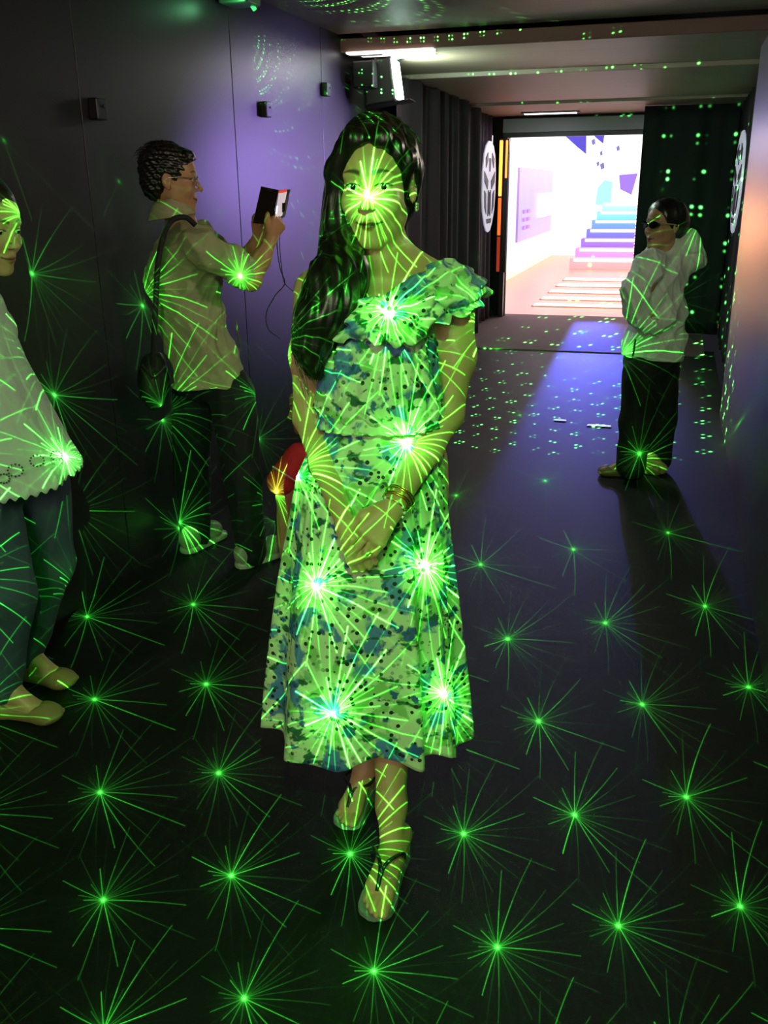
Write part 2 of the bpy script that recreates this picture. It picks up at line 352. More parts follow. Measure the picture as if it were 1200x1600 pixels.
# doorway
M_FRAME = mat('dark_frame', '1d1416', rough=.4)
d = empty('doorway_portal', (-1.2, YB, 0), 'tall doorway with grey header and dark posts at the end of the tunnel', 'doorway')
MB().box((-1.22, YB - .02, 2.185), (1.62, .08, .15), bev=.006).build('header_panel', mat('grey_header', '8d8f90', rough=.5), d)
MB().box((-1.22, YB - .01, 2.085), (1.62, .06, .05), bev=.003).build('header_rail', M_FRAME, d)
MB().box((-1.995, YB, 1.03), (.055, .14, 2.06), bev=.004).build('door_post', M_FRAME, d)
MB().box((-0.41, YB, 1.03), (.055, .14, 2.06), bev=.004).build('door_post', M_FRAME, d)
MB().box((-0.42, YB - .25, 2.0), (.03, .03, .02)).build('bracket', M_FRAME, d)
MB().box((-2.06, YB + .06, 1.14), (.2, .05, 2.3)).build('wall_back_left', M_CURTB, kind='structure')
MB().box((0.1, YB + .06, 1.14), (1.0, .05, 2.3)).build('wall_back_right', M_CURTB, kind='structure')
MB().box((-1.2, YB + .06, 2.36), (1.7, .05, .3)).build('wall_back_top', M_CURTB, kind='structure')
# amber light tubes on the left post: two columns
for x, zs in ((-2.03, [(1.42, 2.03, 'ff9a3c', 3.0), (0.98, 1.40, 'ff6a28', 1.3), (0.56, .96, 'd0402a', .45)]), (-1.965, [(1.62, 2.03, 'ff9440', 2.2)])):
    t = empty('light_tube', (x, YB - .12, 0), 'amber light column running down the left door post' if len(zs) > 1 else 'short amber light tube high beside the doorway opening', 'light')
    for z0, z1, c, e in zs:
        MB().box((x, YB - .12, (z0 + z1) / 2), (.036 if len(zs) > 1 else .022, .025, z1 - z0), bev=.006).build('tube_section', mat('amber_%s' % c, c, emit=c, estr=e), t)
    MB().box((x, YB - .10, 1.3), (.05, .02, 1.5)).build('backing', M_FRAME, t)
# string of bulbs down the right post
t = empty('bulb_string', (-.455, YB - .09, 0), 'string of small white bulbs down the right door post', 'light')
for k in range(30):
    MB().sphere((-.455, YB - .09, .35 + k * .036), .009, seg=8).build('bulb', mat('bulb_glow', 'ffe0b0', emit='ffd8a8', estr=3.0), t)
tb = MB().tube([(-.455, YB - .082, .3), (-.455, YB - .082, 1.45)], .003, 6).build('cord', M_BLACK, t)

# ------------------------------------------------------------------ the bright room beyond
def glow_wall_mat(name, c_top, c_mid, c_bot, z0, z1, strength, blotch=None, sc=2.0):
    mt = bpy.data.materials.new(name); mt.use_nodes = True; T = NT(mt.node_tree); b = mt.node_tree.nodes['Principled BSDF']
    b.inputs['Base Color'].default_value = (.02, .02, .02, 1); b.inputs['Roughness'].default_value = .3
    g = T.n('ShaderNodeNewGeometry'); sx = T.n('ShaderNodeSeparateXYZ'); mt.node_tree.links.new(g.outputs['Position'], sx.inputs[0])
    nz = T.n('ShaderNodeTexNoise'); nz.inputs['Scale'].default_value = sc; mt.node_tree.links.new(g.outputs['Position'], nz.inputs[0])
    z = T.m('ADD', T.m('DIVIDE', T.m('SUBTRACT', sx.outputs[2], z0), z1 - z0), T.m('MULTIPLY_ADD', nz.outputs[0], .5, -.25))
    r = T.n('ShaderNodeValToRGB'); e = r.color_ramp.elements; e[0].position = 0.05; e[0].color = rgb(c_bot); e[1].position = .95; e[1].color = rgb(c_top); k = e.new(.45); k.color = rgb(c_mid)
    T.put(r.inputs[0], z); mt.node_tree.links.new(r.outputs[0], b.inputs['Emission Color']); b.inputs['Emission Strength'].default_value = strength
    return mt
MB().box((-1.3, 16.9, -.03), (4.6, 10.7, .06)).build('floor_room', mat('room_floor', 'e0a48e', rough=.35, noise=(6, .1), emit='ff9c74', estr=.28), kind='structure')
# lit walls of the room: their brightness is put in as emission
t = empty('led_wall', (-2.75, 16.2, 0), 'violet and white glowing video wall on the left inside the bright room', 'screen')
MB().box((-2.75, 17.1, 1.65), (.05, 11.0, 3.3)).build('screen', glow_wall_mat('left_screen', 'fff4ff', 'f0d0ff', 'ffe2b8', 0, 2.3, 1.5), t)
MB().box((-2.70, 19.2, 1.2), (.04, 4.6, 1.25), bev=.01).build('picture_panel', glow_wall_mat('violet_panel', 'd9b0f4', 'b48ae8', 'c79ae0', .4, 1.9, .95, sc=.9), t)
MB().box((-2.66, 20.3, 1.15), (.03, 2.2, .45), bev=.05).build('picture_highlight', mat('white_glow', 'ffffff', emit='ffffff', estr=1.5), t)
for k in range(6): MB().box((-2.67, 17.6 + (k % 2) * .45, .80 + .14 * (k // 2)), (.02, .3, .06)).build('picture_window', mat('violet_bars', 'a880d8', emit='a880d8', estr=.7), t)
t = empty('end_wall_screen', (-1.2, 22.6, 0), 'white glowing screen with cut dark shapes closing the bright room', 'screen')
MB().box((-1.5, 22.6, 2.2), (5.6, .06, 4.6)).build('screen', glow_wall_mat('end_screen', 'ffffff', 'fffaff', 'fff0dc', -.5, 3.2, 1.6), t)
MB().prism([(-2.66, 22.5, 2.62), (-2.12, 22.5, 2.62), (-2.10, 22.5, 2.17), (-2.3, 22.5, 2.32)], (0, .03, 0)).build('dark_shape', mat('indigo_shape', '4a42b8', emit='4a42b8', estr=.35), t)
MB().prism([(-2.02, 22.5, 2.62), (-1.72, 22.5, 2.62), (-1.74, 22.5, 2.38), (-1.9, 22.5, 2.5)], (0, .03, 0)).build('dark_shape', MATS['indigo_shape'], t)
MB().prism([(-1.80, 22.5, 1.45), (-1.66, 22.5, 1.62), (-1.48, 22.5, 1.58), (-1.5, 22.5, 1.05), (-1.83, 22.5, 1.1)], (0, .03, 0)).build('teal_shape', mat('teal_shape', '8fd4e0', emit='8fd4e0', estr=.7), t)
for a in [(-2.0, 2.45, .07), (-1.80, 2.2, .05), (-1.78, 1.95, .08), (-1.86, 1.98, .05), (-1.45, 2.3, .06)]:
    MB().prism([(a[0], 22.5, a[1]), (a[0] + a[2], 22.5, a[1] + .04), (a[0] + a[2] * 1.3, 22.5, a[1] - a[2]), (a[0] + a[2] * .4, 22.5, a[1] - a[2] * 1.4)], (0, .03, 0)).build('fragment', mat('slate_shape', '6d6fa8', emit='6d6fa8', estr=.4), t)
t = empty('side_screen', (-0.2, 17.5, 0), 'white glowing screen on the right inside the bright room', 'screen')
MB().box((-0.22, 17.3, 1.5), (.05, 10.4, 3.0)).build('screen', glow_wall_mat('right_screen', 'fff6ff', 'ffffff', 'ffd9b8', 0, 2.4, 1.25), t)
MB().prism([(-.95, 22.5, 1.75), (-1.35, 22.5, 1.72), (-1.30, 22.5, 1.42), (-1.05, 22.5, 1.30)], (0, .03, 0)).build('violet_shape', mat('violet_shape', '8c6ac8', emit='8c6ac8', estr=.5), t)
MB().box((-1.3, 16.9, 3.3), (4.6, 10.9, .05)).build('ceiling_room', mat('room_ceiling', 'efe6f4', rough=.6), kind='structure')
MB().box((-2.5, 11.7, 2.7), (4.5, .05, 1.2)).build('wall_room_front', M_CURTB, kind='structure')
# steps with lit nosings
st = mat('step_face', 'e89a84', rough=.4); lit = mat('lit_nosing', 'fff6ea', emit='fff2e4', estr=3.2)
for k, Y in enumerate([12.75, 13.55, 14.45, 15.4, 16.4]):
    t = empty('floor_light_bar', (-.9, Y, 0), ['first', 'second', 'third', 'fourth', 'fifth'][k] + ' lit white bar across the room floor, counted from the doorway', 'light bar', 'lit bars across the room floor')
    MB().box((-1.08, Y, .014), (1.36, .17 + .03 * k, .024), bev=.004).build('light_strip', lit, t)
    MB().box((-1.08, Y, .006), (1.42, .20 + .03 * k, .012)).build('housing', st, t)
t = empty('staircase', (-1.2, 19.2, 0), 'violet and teal stairs with lit white nosings at the back of the room', 'stairs')
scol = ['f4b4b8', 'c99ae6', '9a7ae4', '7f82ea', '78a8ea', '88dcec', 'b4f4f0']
for k in range(7):
    y0 = 18.6 + k * .40; z1 = .16 * (k + 1) + .04
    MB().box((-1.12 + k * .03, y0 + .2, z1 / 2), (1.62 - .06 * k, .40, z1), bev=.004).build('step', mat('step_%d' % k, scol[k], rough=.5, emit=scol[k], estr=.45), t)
    MB().box((-1.10 + k * .03, y0 - .012, z1 - .03), (1.50 - .06 * k, .02, .05)).build('nosing', mat('pale_nosing', 'fff0ff', emit='fff0ff', estr=1.7), t)

# ceiling light slots near the doorway
for k, (x, lab) in enumerate([(-1.42, 'left'), (-.10, 'right')]):
    t = empty('ceiling_light', (x, 10.9, 2.28), 'thin bright white ceiling slot light, the %s one of the two before the doorway' % lab, 'light', 'ceiling slot lights')
    MB().box((x, 10.9, 2.277), (.62, .12, .014), bev=.004).build('housing', M_FRAME, t)
    MB().box((x, 10.9, 2.268), (.56, .07, .012), bev=.004).build('diffuser', mat('slot_glow', 'f4f0ff', emit='f0ecff', estr=5.0), t)
    lamp('slot_lamp', 'AREA', (x, 10.9, 2.25), (x, 10.9, 0), 2.0, (.85, .85, 1.0), shape='RECTANGLE', size=.5, size_y=.05)
# reflected streaks above the flood lamp, imitated by glowing slats
t = empty('slatted_ceiling_light', (-1.82, 6.3, 2.35), 'white slatted ceiling light just above the flood lamp', 'light')
for k in range(3): MB().box((-1.80 + .01 * k, 6.10 + .13 * k, 2.335), (.56 - .08 * k, .075 - .012 * k, .012), bev=.003).build('lit_slat', mat('slat_glow', 'fff4f0', emit='fff4ee', estr=2.5), t)

# emblems: white shield masks on the drapes
def emblem(x, y0, y1, z0, z1, sgn, label):
    t = empty('wall_emblem', (x, (y0 + y1) / 2, z0), label, 'emblem', 'white shield emblems on the drapes')
    def P(u, v, off=0): return (x + off * sgn, y0 + (y1 - y0) * (u + 1) / 2, z0 + (z1 - z0) * v)
    out = [(-.55, .93), (-.2, .98), (.2, .98), (.55, .93), (.80, .84), (.97, .66), (.97, .40), (.86, .24), (.58, .10), (.30, .02), (0, 0), (-.30, .02), (-.58, .10), (-.86, .24), (-.97, .40), (-.97, .66), (-.80, .84)]
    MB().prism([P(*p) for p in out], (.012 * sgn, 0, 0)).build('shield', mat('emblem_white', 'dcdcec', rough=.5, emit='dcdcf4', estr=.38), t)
    shapes = [[(-.62, .80), (-.30, .86), (-.30, .78), (-.55, .70)], [(.62, .80), (.30, .86), (.30, .78), (.55, .70)], [(-.78, .66), (-.22, .56), (-.30, .47), (-.72, .55)], [(.78, .66), (.22, .56), (.30, .47), (.72, .55)],
              [(-.10, .80), (.10, .80), (.05, .66), (-.05, .66)], [(-.72, .46), (-.50, .42), (-.42, .20), (-.66, .28)], [(.72, .46), (.50, .42), (.42, .20), (.66, .28)],
              [(-.20, .46), (-.10, .46), (-.10, .18), (-.20, .18)], [(.20, .46), (.10, .46), (.10, .18), (.20, .18)], [(-.34, .15), (.34, .15), (.28, .10), (-.28, .10)], [(-.04, .44), (.04, .44), (.04, .20), (-.04, .20)]]
    for s_ in shapes: MB().prism([P(u, v, .013) for u, v in s_], (.006 * sgn, 0, 0)).build('dark_facet', mat('emblem_dark', '2b2434', rough=.6), t)
emblem(XL + .055, 10.42, 11.22, 1.04, 2.02, 1, 'white shield emblem on the plum curtain left of the doorway')
emblem(XR + .075, 8.45, 9.75, 1.12, 1.98, -1, 'thin white shield emblem seen edge-on at the right wall')

# flood lamp on its stand
g = J(590, 106, 6.45); gx = Wd(g)
fx, fy, fz = -1.93, 6.40, 2.19
t = empty('flood_lamp', (fx, fy, 0), 'black flood lamp glowing pale green on a thin stand beside the left wall', 'lamp')
Mr = Matrix.Rotation(math.radians(-84), 4, 'Z') @ Matrix.Rotation(math.radians(8), 4, 'X')
def loc(p): v = Mr @ Vector(p); return (fx + v.x, fy + v.y, fz + v.z)
MB().box(loc((0, -.02, 0)), (.26, .20, .27), Mr, bev=.012).build('housing', mat('lamp_black', '101312', rough=.5), t)
MB().box(loc((0, .087, 0)), (.23, .02, .24), Mr, bev=.004).build('glass', mat('flood_glass', 'd8fff0', emit='d6ffec', estr=14.0), t)
for sz_ in (-1, 1): MB().box(loc((0, .12, sz_ * .135)), (.24, .10, .006), Mr).build('barn_door', MATS['lamp_black'], t)
MB().box((fx - .07, fy - .20, fz + .03), (.14, .10, .16), bev=.01).build('control_box', MATS['lamp_black'], t)
MB().box((fx - .05, fy - .12, fz + .145), (.20, .22, .012)).build('top_plate', mat('grey_plate', '8a8a88', rough=.5), t)
MB().tube([(fx - .145, fy + .03, .02), (fx - .145, fy + .03, fz + .02)], .012, 8).build('pole', mat('chrome_pole', 'b8b8b8', rough=.25, metal=.8), t, smooth=True)
for a in range(3):
    an = a * 2 * PI / 3 + .5
    MB().tube([(fx - .145, fy + .03, .32), (fx - .145 + .035 + .05 * math.cos(an), fy + .03 + .28 * math.sin(an), .01)], .009, 6).build('leg', M_BLACK, t)

# laser box high on the left wall
t = empty('laser_projector', (-2.0, 4.5, 2.3), 'small laser box lit green where the left wall meets the ceiling', 'projector')
MB().box((-2.03, 4.42, 2.39), (.14, .16, .09), bev=.008).build('case', mat('green_lit_case', '3a6a48', rough=.35), t)
MB().box((-1.955, 4.42, 2.375), (.006, .12, .05)).build('front_panel', mat('panel_grey', '9aa8a0', rough=.3, metal=.5), t)
MB().tube([(-1.99, 4.47, 2.35), (-1.985, 4.485, 2.335)], .010, 10).build('lens', mat('lens_green', '30ff60', emit='40ff70', estr=2.0), t)
lamp('laser_box_glow', 'POINT', (-2.0, 4.30, 2.32), (0, 0, 0), .35, (.25, 1.0, .45), shadow_soft_size=.02)
# the second projector, above and behind the visitor
t = empty('laser_projector', (LP[0], LP[1], 2.47), 'black laser box hanging from the ceiling above the camera', 'projector')
MB().box((LP[0] + .02, LP[1] - .19, 2.44), (.22, .26, .10), bev=.01).build('case', M_BLACK, t)
# small black boxes on the left wall
for Y, z, lab in [(3.27, 1.83, 'small black box high on the left wall, above and left of the man'), (4.82, 1.93, 'small black box on the left wall straight above the phone'), (5.74, 2.10, 'small black box on the left wall nearest the flood lamp')]:
    t = empty('wall_box', (XL, Y, z - .04), lab, 'wall box', 'small black boxes along the left wall')
    MB().box((XL + .02, Y, z), (.04, .065, .075), bev=.005).build('case', M_BLACK, t)
    MB().tube([(XL + .04, Y + .012, z + .01), (XL + .044, Y + .012, z + .01)], .006, 10).build('lens', mat('tiny_lens', '555a58', rough=.2), t)

# light spots on the floor beyond the visitors, imitated by small glowing patches
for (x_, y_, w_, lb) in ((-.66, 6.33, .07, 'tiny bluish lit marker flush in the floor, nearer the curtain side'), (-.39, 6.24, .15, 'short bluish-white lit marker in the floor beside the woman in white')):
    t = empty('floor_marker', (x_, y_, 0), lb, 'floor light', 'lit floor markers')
    MB().box((x_, y_, .003), (w_ + .012, .05, .006), bev=.001).build('housing', M_FRAME, t)  # dark rim of the imitated spot, no real lamp housing
    MB().box((x_, y_, .006), (w_, .036, .005), bev=.001).build('lens', mat('marker_glow', 'b8b4ff', emit='a8a4ff', estr=1.3), t)  # reflected light put in as a glowing patch

# ------------------------------------------------------------------ sculpting: blended solids -> one continuous surface
def surface_nets(xs, ys, zs, Fv):
    ins = Fv < 0
    s = np.zeros(tuple(n - 1 for n in Fv.shape), np.int8)
    for a in (0, 1):
        for b in (0, 1):
            for c in (0, 1): s += ins[a:Fv.shape[0] - 1 + a, b:Fv.shape[1] - 1 + b, c:Fv.shape[2] - 1 + c]
    act = (s > 0) & (s < 8); ids = np.full(act.shape, -1, np.int32); cells = np.argwhere(act); ids[act] = np.arange(len(cells))
    i, j, k = cells.T; corners = [(a, b, c) for a in (0, 1) for b in (0, 1) for c in (0, 1)]
    V = {c: Fv[i + c[0], j + c[1], k + c[2]] for c in corners}
    acc = np.zeros((len(cells), 3)); cnt = np.zeros(len(cells))
    for c in corners:
        for ax in range(3):
            if c[ax]: continue
            d = list(c); d[ax] = 1; d = tuple(d); va, vb = V[c], V[d]; m = (va < 0) != (vb < 0)
            t = np.where(m, va / np.where(m, va - vb, 1), 0); p = np.zeros((len(cells), 3)); p[:] = c; p[:, ax] += t
            acc[m] += p[m]; cnt[m] += 1
    acc /= cnt[:, None]
    out = np.stack([xs[i] + acc[:, 0] * (xs[i + 1] - xs[i]), ys[j] + acc[:, 1] * (ys[j + 1] - ys[j]), zs[k] + acc[:, 2] * (zs[k + 1] - zs[k])], 1)
    quads = []
    for ax in range(3):
        a0 = [slice(None)] * 3; a1 = [slice(None)] * 3; a0[ax] = slice(0, -1); a1[ax] = slice(1, None)
        A, B = ins[tuple(a0)], ins[tuple(a1)]; df = np.argwhere(A != B); o1, o2 = [x for x in range(3) if x != ax]
        ok = (df[:, o1] > 0) & (df[:, o2] > 0) & (df[:, o1] < act.shape[o1]) & (df[:, o2] < act.shape[o2]); df = df[ok]
        sg = A[tuple(df.T)]
        def cid(x, y):
            q = df.copy(); q[:, o1] -= x; q[:, o2] -= y; return ids[tuple(q.T)]
        q = np.stack([cid(1, 1), cid(0, 1), cid(0, 0), cid(1, 0)], 1)
        flip = sg if ax != 1 else ~sg
        q[~flip] = q[~flip][:, ::-1]; quads.append(q)
    return out, np.concatenate(quads)
class Body:
    def __init__(s): s.pr = []
    def cap(s, a, b, ra, rb=None, k=.02, op='+'): s.pr.append(('c', np.array(a, float), np.array(b, float), ra, ra if rb is None else rb, k, op)); return s
    def chain(s, pts, rs, k=.02, op='+'):
        for i in range(len(pts) - 1): s.cap(pts[i], pts[i + 1], rs[i], rs[i + 1], k, op)
        return s
    def ell(s, c, r, R=None, k=.02, op='+'): s.pr.append(('e', np.array(c, float), np.array(r if hasattr(r, '__len__') else (r,) * 3, float), np.eye(3) if R is None else R, None, k, op)); return s
    def half(s, p, nrm, k=.004): s.pr.append(('h', np.array(p, float), _n(nrm), None, None, k, '-')); return s
    def bounds(s):
        lo, hi = np.full(3, 9.), np.full(3, -9.)
        for q in s.pr:
            if q[-1] != '+': continue
            if q[0] == 'c': l, h, r = np.minimum(q[1], q[2]), np.maximum(q[1], q[2]), max(q[3], q[4])
            else: l = h = q[1]; r = q[2].max()
            lo = np.minimum(lo, l - r); hi = np.maximum(hi, h + r)
        return lo - .02, hi + .02
    def mesh(s, res=.005, fine=None, smooth=1, disp=None, cut=None):
        """fine: list of (axis, lo, hi, res)"""
        lo, hi = s.bounds(); axs = []
        for ax in range(3):
            v = [lo[ax]]
            while v[-1] < hi[ax]:
                r = res
                for f in (fine or []):
                    if f[0] == ax and f[1] - .004 <= v[-1] <= f[2]: r = min(r, f[3])
                v.append(v[-1] + r)
            axs.append(np.array(v))
        X, Yv, Z = axs; G = np.full((len(X), len(Yv), len(Z)), .1, np.float32)
        for q in s.pr:
            k = q[5]
            if q[0] == 'h': l, h = lo, hi
            elif q[0] == 'c': r = max(q[3], q[4]) + k + .02; l = np.minimum(q[1], q[2]) - r; h = np.maximum(q[1], q[2]) + r
            else: r = q[2].max() + k + .02; l, h = q[1] - r, q[1] + r
            sl = tuple(slice(max(np.searchsorted(axs[a], l[a]) - 1, 0), np.searchsorted(axs[a], h[a]) + 1) for a in range(3))
            if any(x.stop - x.start < 2 for x in sl): continue
            P = np.stack(np.meshgrid(X[sl[0]], Yv[sl[1]], Z[sl[2]], indexing='ij'), -1).astype(np.float32)
            if q[0] == 'c':
                ab = (q[2] - q[1]).astype(np.float32); L2 = max(float(ab @ ab), 1e-9); t = np.clip(((P - q[1].astype(np.float32)) @ ab) / L2, 0, 1)
                D = np.linalg.norm(P - q[1].astype(np.float32) - t[..., None] * ab, axis=-1) - (q[3] + (q[4] - q[3]) * t)
            elif q[0] == 'e':
                L = (P - q[1].astype(np.float32)) @ q[3].astype(np.float32); a = np.linalg.norm(L / q[2], axis=-1); b = np.linalg.norm(L / q[2] ** 2, axis=-1) + 1e-6
                D = a * (a - 1) / b
            else: D = -((P - q[1].astype(np.float32)) @ q[2].astype(np.float32))
            g = G[sl]
            if q[-1] == '+':
                hh = np.maximum(k - np.abs(g - D), 0) / k; G[sl] = np.minimum(g, D) - hh * hh * k * .25
            else:
                D = -D; hh = np.maximum(k - np.abs(g - D), 0) / k; G[sl] = np.maximum(g, D) + hh * hh * k * .25
        v, f = surface_nets(X, Yv, Z, G)
        for _ in range(smooth):
            acc = np.zeros_like(v); c = np.zeros(len(v))
            for a in range(4):
                for b in ((a + 1) % 4, (a + 3) % 4): np.add.at(acc, f[:, a], v[f[:, b]]); np.add.at(c, f[:, a], 1)
            v = v * .5 + .5 * acc / np.maximum(c, 1)[:, None]
        if disp is not None:
            n = vnormals(v, f); v = v + n * disp(v)[:, None]
        if cut is not None:
            keep = cut(v); fk = keep[f].all(1); f = f[fk]; used = np.unique(f); mp = np.full(len(v), -1); mp[used] = np.arange(len(used)); v = v[used]; f = mp[f]
        return v, f
def vnormals(v, f):
    fn = np.cross(v[f[:, 2]] - v[f[:, 0]], v[f[:, 3]] - v[f[:, 1]]); n = np.zeros_like(v)
    for a in range(4): np.add.at(n, f[:, a], fn)
    return n / (np.linalg.norm(n, axis=1, keepdims=True) + 1e-12)
def make(name, vf, material, parent, attrs=None, solid=0.0, level=True, smooth=True, fixn=True):
    """vf in (right, ahead, up); becomes a mesh child of parent"""
    v, f = vf; wv = Wd(v) if level else np.asarray(v)
    if parent is not None: wv = wv - np.array(root_of(parent).location)
    me = bpy.data.meshes.new(name); me.from_pydata(wv.tolist(), [], [tuple(int(q) for q in x) for x in f]); me.validate(); me.update()
    if fixn:
        bm = bmesh.new(); bm.from_mesh(me); bmesh.ops.recalc_face_normals(bm, faces=bm.faces); bm.to_mesh(me); bm.free()
    for nm, vals in (attrs or {}).items():
        a = me.attributes.new(nm, 'FLOAT', 'POINT'); a.data.foreach_set('value', np.asarray(vals, np.float32))
    o = link(name, me, material, parent, smooth)
    if solid: md = o.modifiers.new('thickness', 'SOLIDIFY'); md.thickness = solid; md.offset = 0
    return o
def folds(amp, fr, seed=0, dirv=(1, .3, .2), soft=1.0):
    r = np.random.default_rng(seed); K = r.normal(size=(7, 3)) * fr; ph = r.uniform(0, 6.28, 7); dv = np.array(dirv)
    def f(v):
        wv = v + .03 * np.sin(v[:, [1, 2, 0]] * 11 + seed); o = np.zeros(len(v))
        for a, b in zip(K, ph): s = np.sin(wv @ (a * dv) + b); o += (1 - np.abs(s)) ** 1.5
        return amp * (o / 3.5 - .9)
    return f
def tubes(curves, n=5):
    V, Fc = [], []; off = 0
    for pts, rs in curves:
        pts = np.asarray(pts, float); m_ = len(pts); t = np.gradient(pts, axis=0); t /= np.linalg.norm(t, axis=1, keepdims=True) + 1e-9
        a = np.cross(t, [0.31, .9, .29]); a /= np.linalg.norm(a, axis=1, keepdims=True) + 1e-9; b = np.cross(t, a); rs = np.broadcast_to(rs, m_)
        th = np.arange(n) * 2 * PI / n
        V.append((pts[:, None] + (a[:, None] * np.cos(th)[None, :, None] + b[:, None] * np.sin(th)[None, :, None]) * rs[:, None, None]).reshape(-1, 3))
        for i in range(m_ - 1):
            for j in range(n): Fc.append((off + i * n + j, off + i * n + (j + 1) % n, off + (i + 1) * n + (j + 1) % n, off + (i + 1) * n + j))
        off += m_ * n
    return np.concatenate(V), np.array(Fc)
def merge(*parts):
    V, Fc = [], []; o = 0
    for v, f in parts: V.append(v); Fc.append(np.asarray(f) + o); o += len(v)
    return np.concatenate(V), np.concatenate(Fc)
def spline(pts, n=24):
    P = np.asarray(pts, float); t = np.linspace(0, len(P) - 1, n); out = []
    Q = np.vstack([2 * P[0] - P[1], P, 2 * P[-1] - P[-2]])
    for x in t:
        i = min(int(x), len(P) - 2); u = x - i; a, b, c, d = Q[i:i + 4]
        out.append(.5 * (2 * b + (c - a) * u + (2 * a - 5 * b + 4 * c - d) * u * u + (3 * b - a - 3 * c + d) * u ** 3))
    return np.array(out)
class Frame:
    """head frame: x to the person's left, y out of the face, z up, all metres; yaw about up, 0 = facing the camera"""
    def __init__(s, o, yaw=0, pitch=0, roll=0, sc=1.0):
        a = math.radians(yaw); y = np.array([math.sin(a), -math.cos(a), 0.]); x = np.array([math.cos(a), math.sin(a), 0.]); z = np.array([0, 0, 1.])
        b = math.radians(pitch); y, z = y * math.cos(b) - z * math.sin(b), z * math.cos(b) + y * math.sin(b)
        c = math.radians(roll); x, z = x * math.cos(c) + z * math.sin(c), z * math.cos(c) - x * math.sin(c)
        s.o = np.array(o, float); s.M = np.stack([x, y, z], 1); s.sc = sc
    def __call__(s, x, y, z): return s.o + s.M @ (np.array([x, y, z]) * s.sc)
    def inv(s, v): return (v - s.o) @ s.M / s.sc
def head(B, Fh, female=True, nose=1.0, smile=0.0, lids=True):
    h = Fh; s = h.sc; M = h.M
    B.ell(h(0, -.085, .035), np.array((.074, .093, .088)) * s, M, .02)
    B.ell(h(0, -.035, .035), np.array((.064, .060, .060)) * s, M, .02)
    B.ell(h(0, -.038, -.030), np.array((.063 if female else .066, .060, .080)) * s, M, .02)
    for q in (-1, 1):
        B.cap(h(q * .045, -.055, -.062), h(q * .014, -.004, -.104), .020 * s, .016 * s, .02)
        B.ell(h(q * .038, -.004, -.032), np.array((.021, .018, .022)) * s, M, .018)
        B.cap(h(q * .012, .018, .022), h(q * .044, .004, .020), .0065 * s, .006 * s, .014)
        B.ell(h(q * .0315, .030, .000), np.array((.017, .016, .0125)) * s, M, .010, '-')
    B.ell(h(0, .004, -.106), np.array((.017, .014, .014)) * s, M, .016)
    B.ell(h(0, .008, -.072), np.array((.024, .016, .022)) * s, M, .016)
    B.cap(h(0, .020, .008), h(0, .034 + .006 * nose, -.030), .0058 * s, .0088 * s, .010)
    B.ell(h(0, .037 + .006 * nose, -.035), np.array((.0095, .009, .008)) * s, M, .006)
    for q in (-1, 1):
        B.ell(h(q * .0115, .030, -.037), np.array((.0065, .009, .0065)) * s, M, .006)
        B.ell(h(q * .0065, .037, -.044), np.array((.0032, .004, .004)) * s, M, .002, '-')
    # lips
    w = .0235
    for a, b in ((-w, -.008), (-.008, 0), (0, .008), (.008, w)):
        za = -.0680 + (smile * .004 if abs(a) > .015 else 0) + (0 if abs(a) < .001 else .001); zb = -.0680 + (smile * .004 if abs(b) > .015 else 0) + (0 if abs(b) < .001 else .001)
        ra = .0028 if abs(a) > .015 else .0046; rb = .0028 if abs(b) > .015 else .0046
        ya = .0225 - a * a * 18; yb = .0225 - b * b * 18
        B.cap(h(a, ya, za), h(b, yb, zb), ra * s, rb * s, .004)
        B.cap(h(a * .9, ya, za - .0080 + (smile * .002 if abs(a) > .015 else 0)), h(b * .9, yb, zb - .0080), ra * 1.15 * s, rb * 1.15 * s, .004)
    B.cap(h(-w * 1.05, .0185, -.0715 + smile * .004), h(0, .0290, -.0722), .0014 * s, .0016 * s, .002, '-')
    B.cap(h(w * 1.05, .0185, -.0715 + smile * .004), h(0, .0290, -.0722), .0014 * s, .0016 * s, .002, '-')
    # lids round each eyeball with an almond opening
    for q in (-1, 1):
        e = (q * .0315, .0075, 0)
        B.ell(h(*e), .0135 * s, None, .006)
        B.ell(h(q * .0315, .0205, -.0005), np.array((.0160, .013, .0054)) * s, M, .0020, '-')
    # ears
    for q in (-1, 1):
        B.ell(h(q * .074, -.082, -.004), np.array((.010, .018, .029)) * s, M, .006)
        B.ell(h(q * .082, -.078, .002), np.array((.005, .010, .017)) * s, M, .004, '-')
        B.ell(h(q * .075, -.076, -.030), np.array((.006, .009, .010)) * s, M, .006)
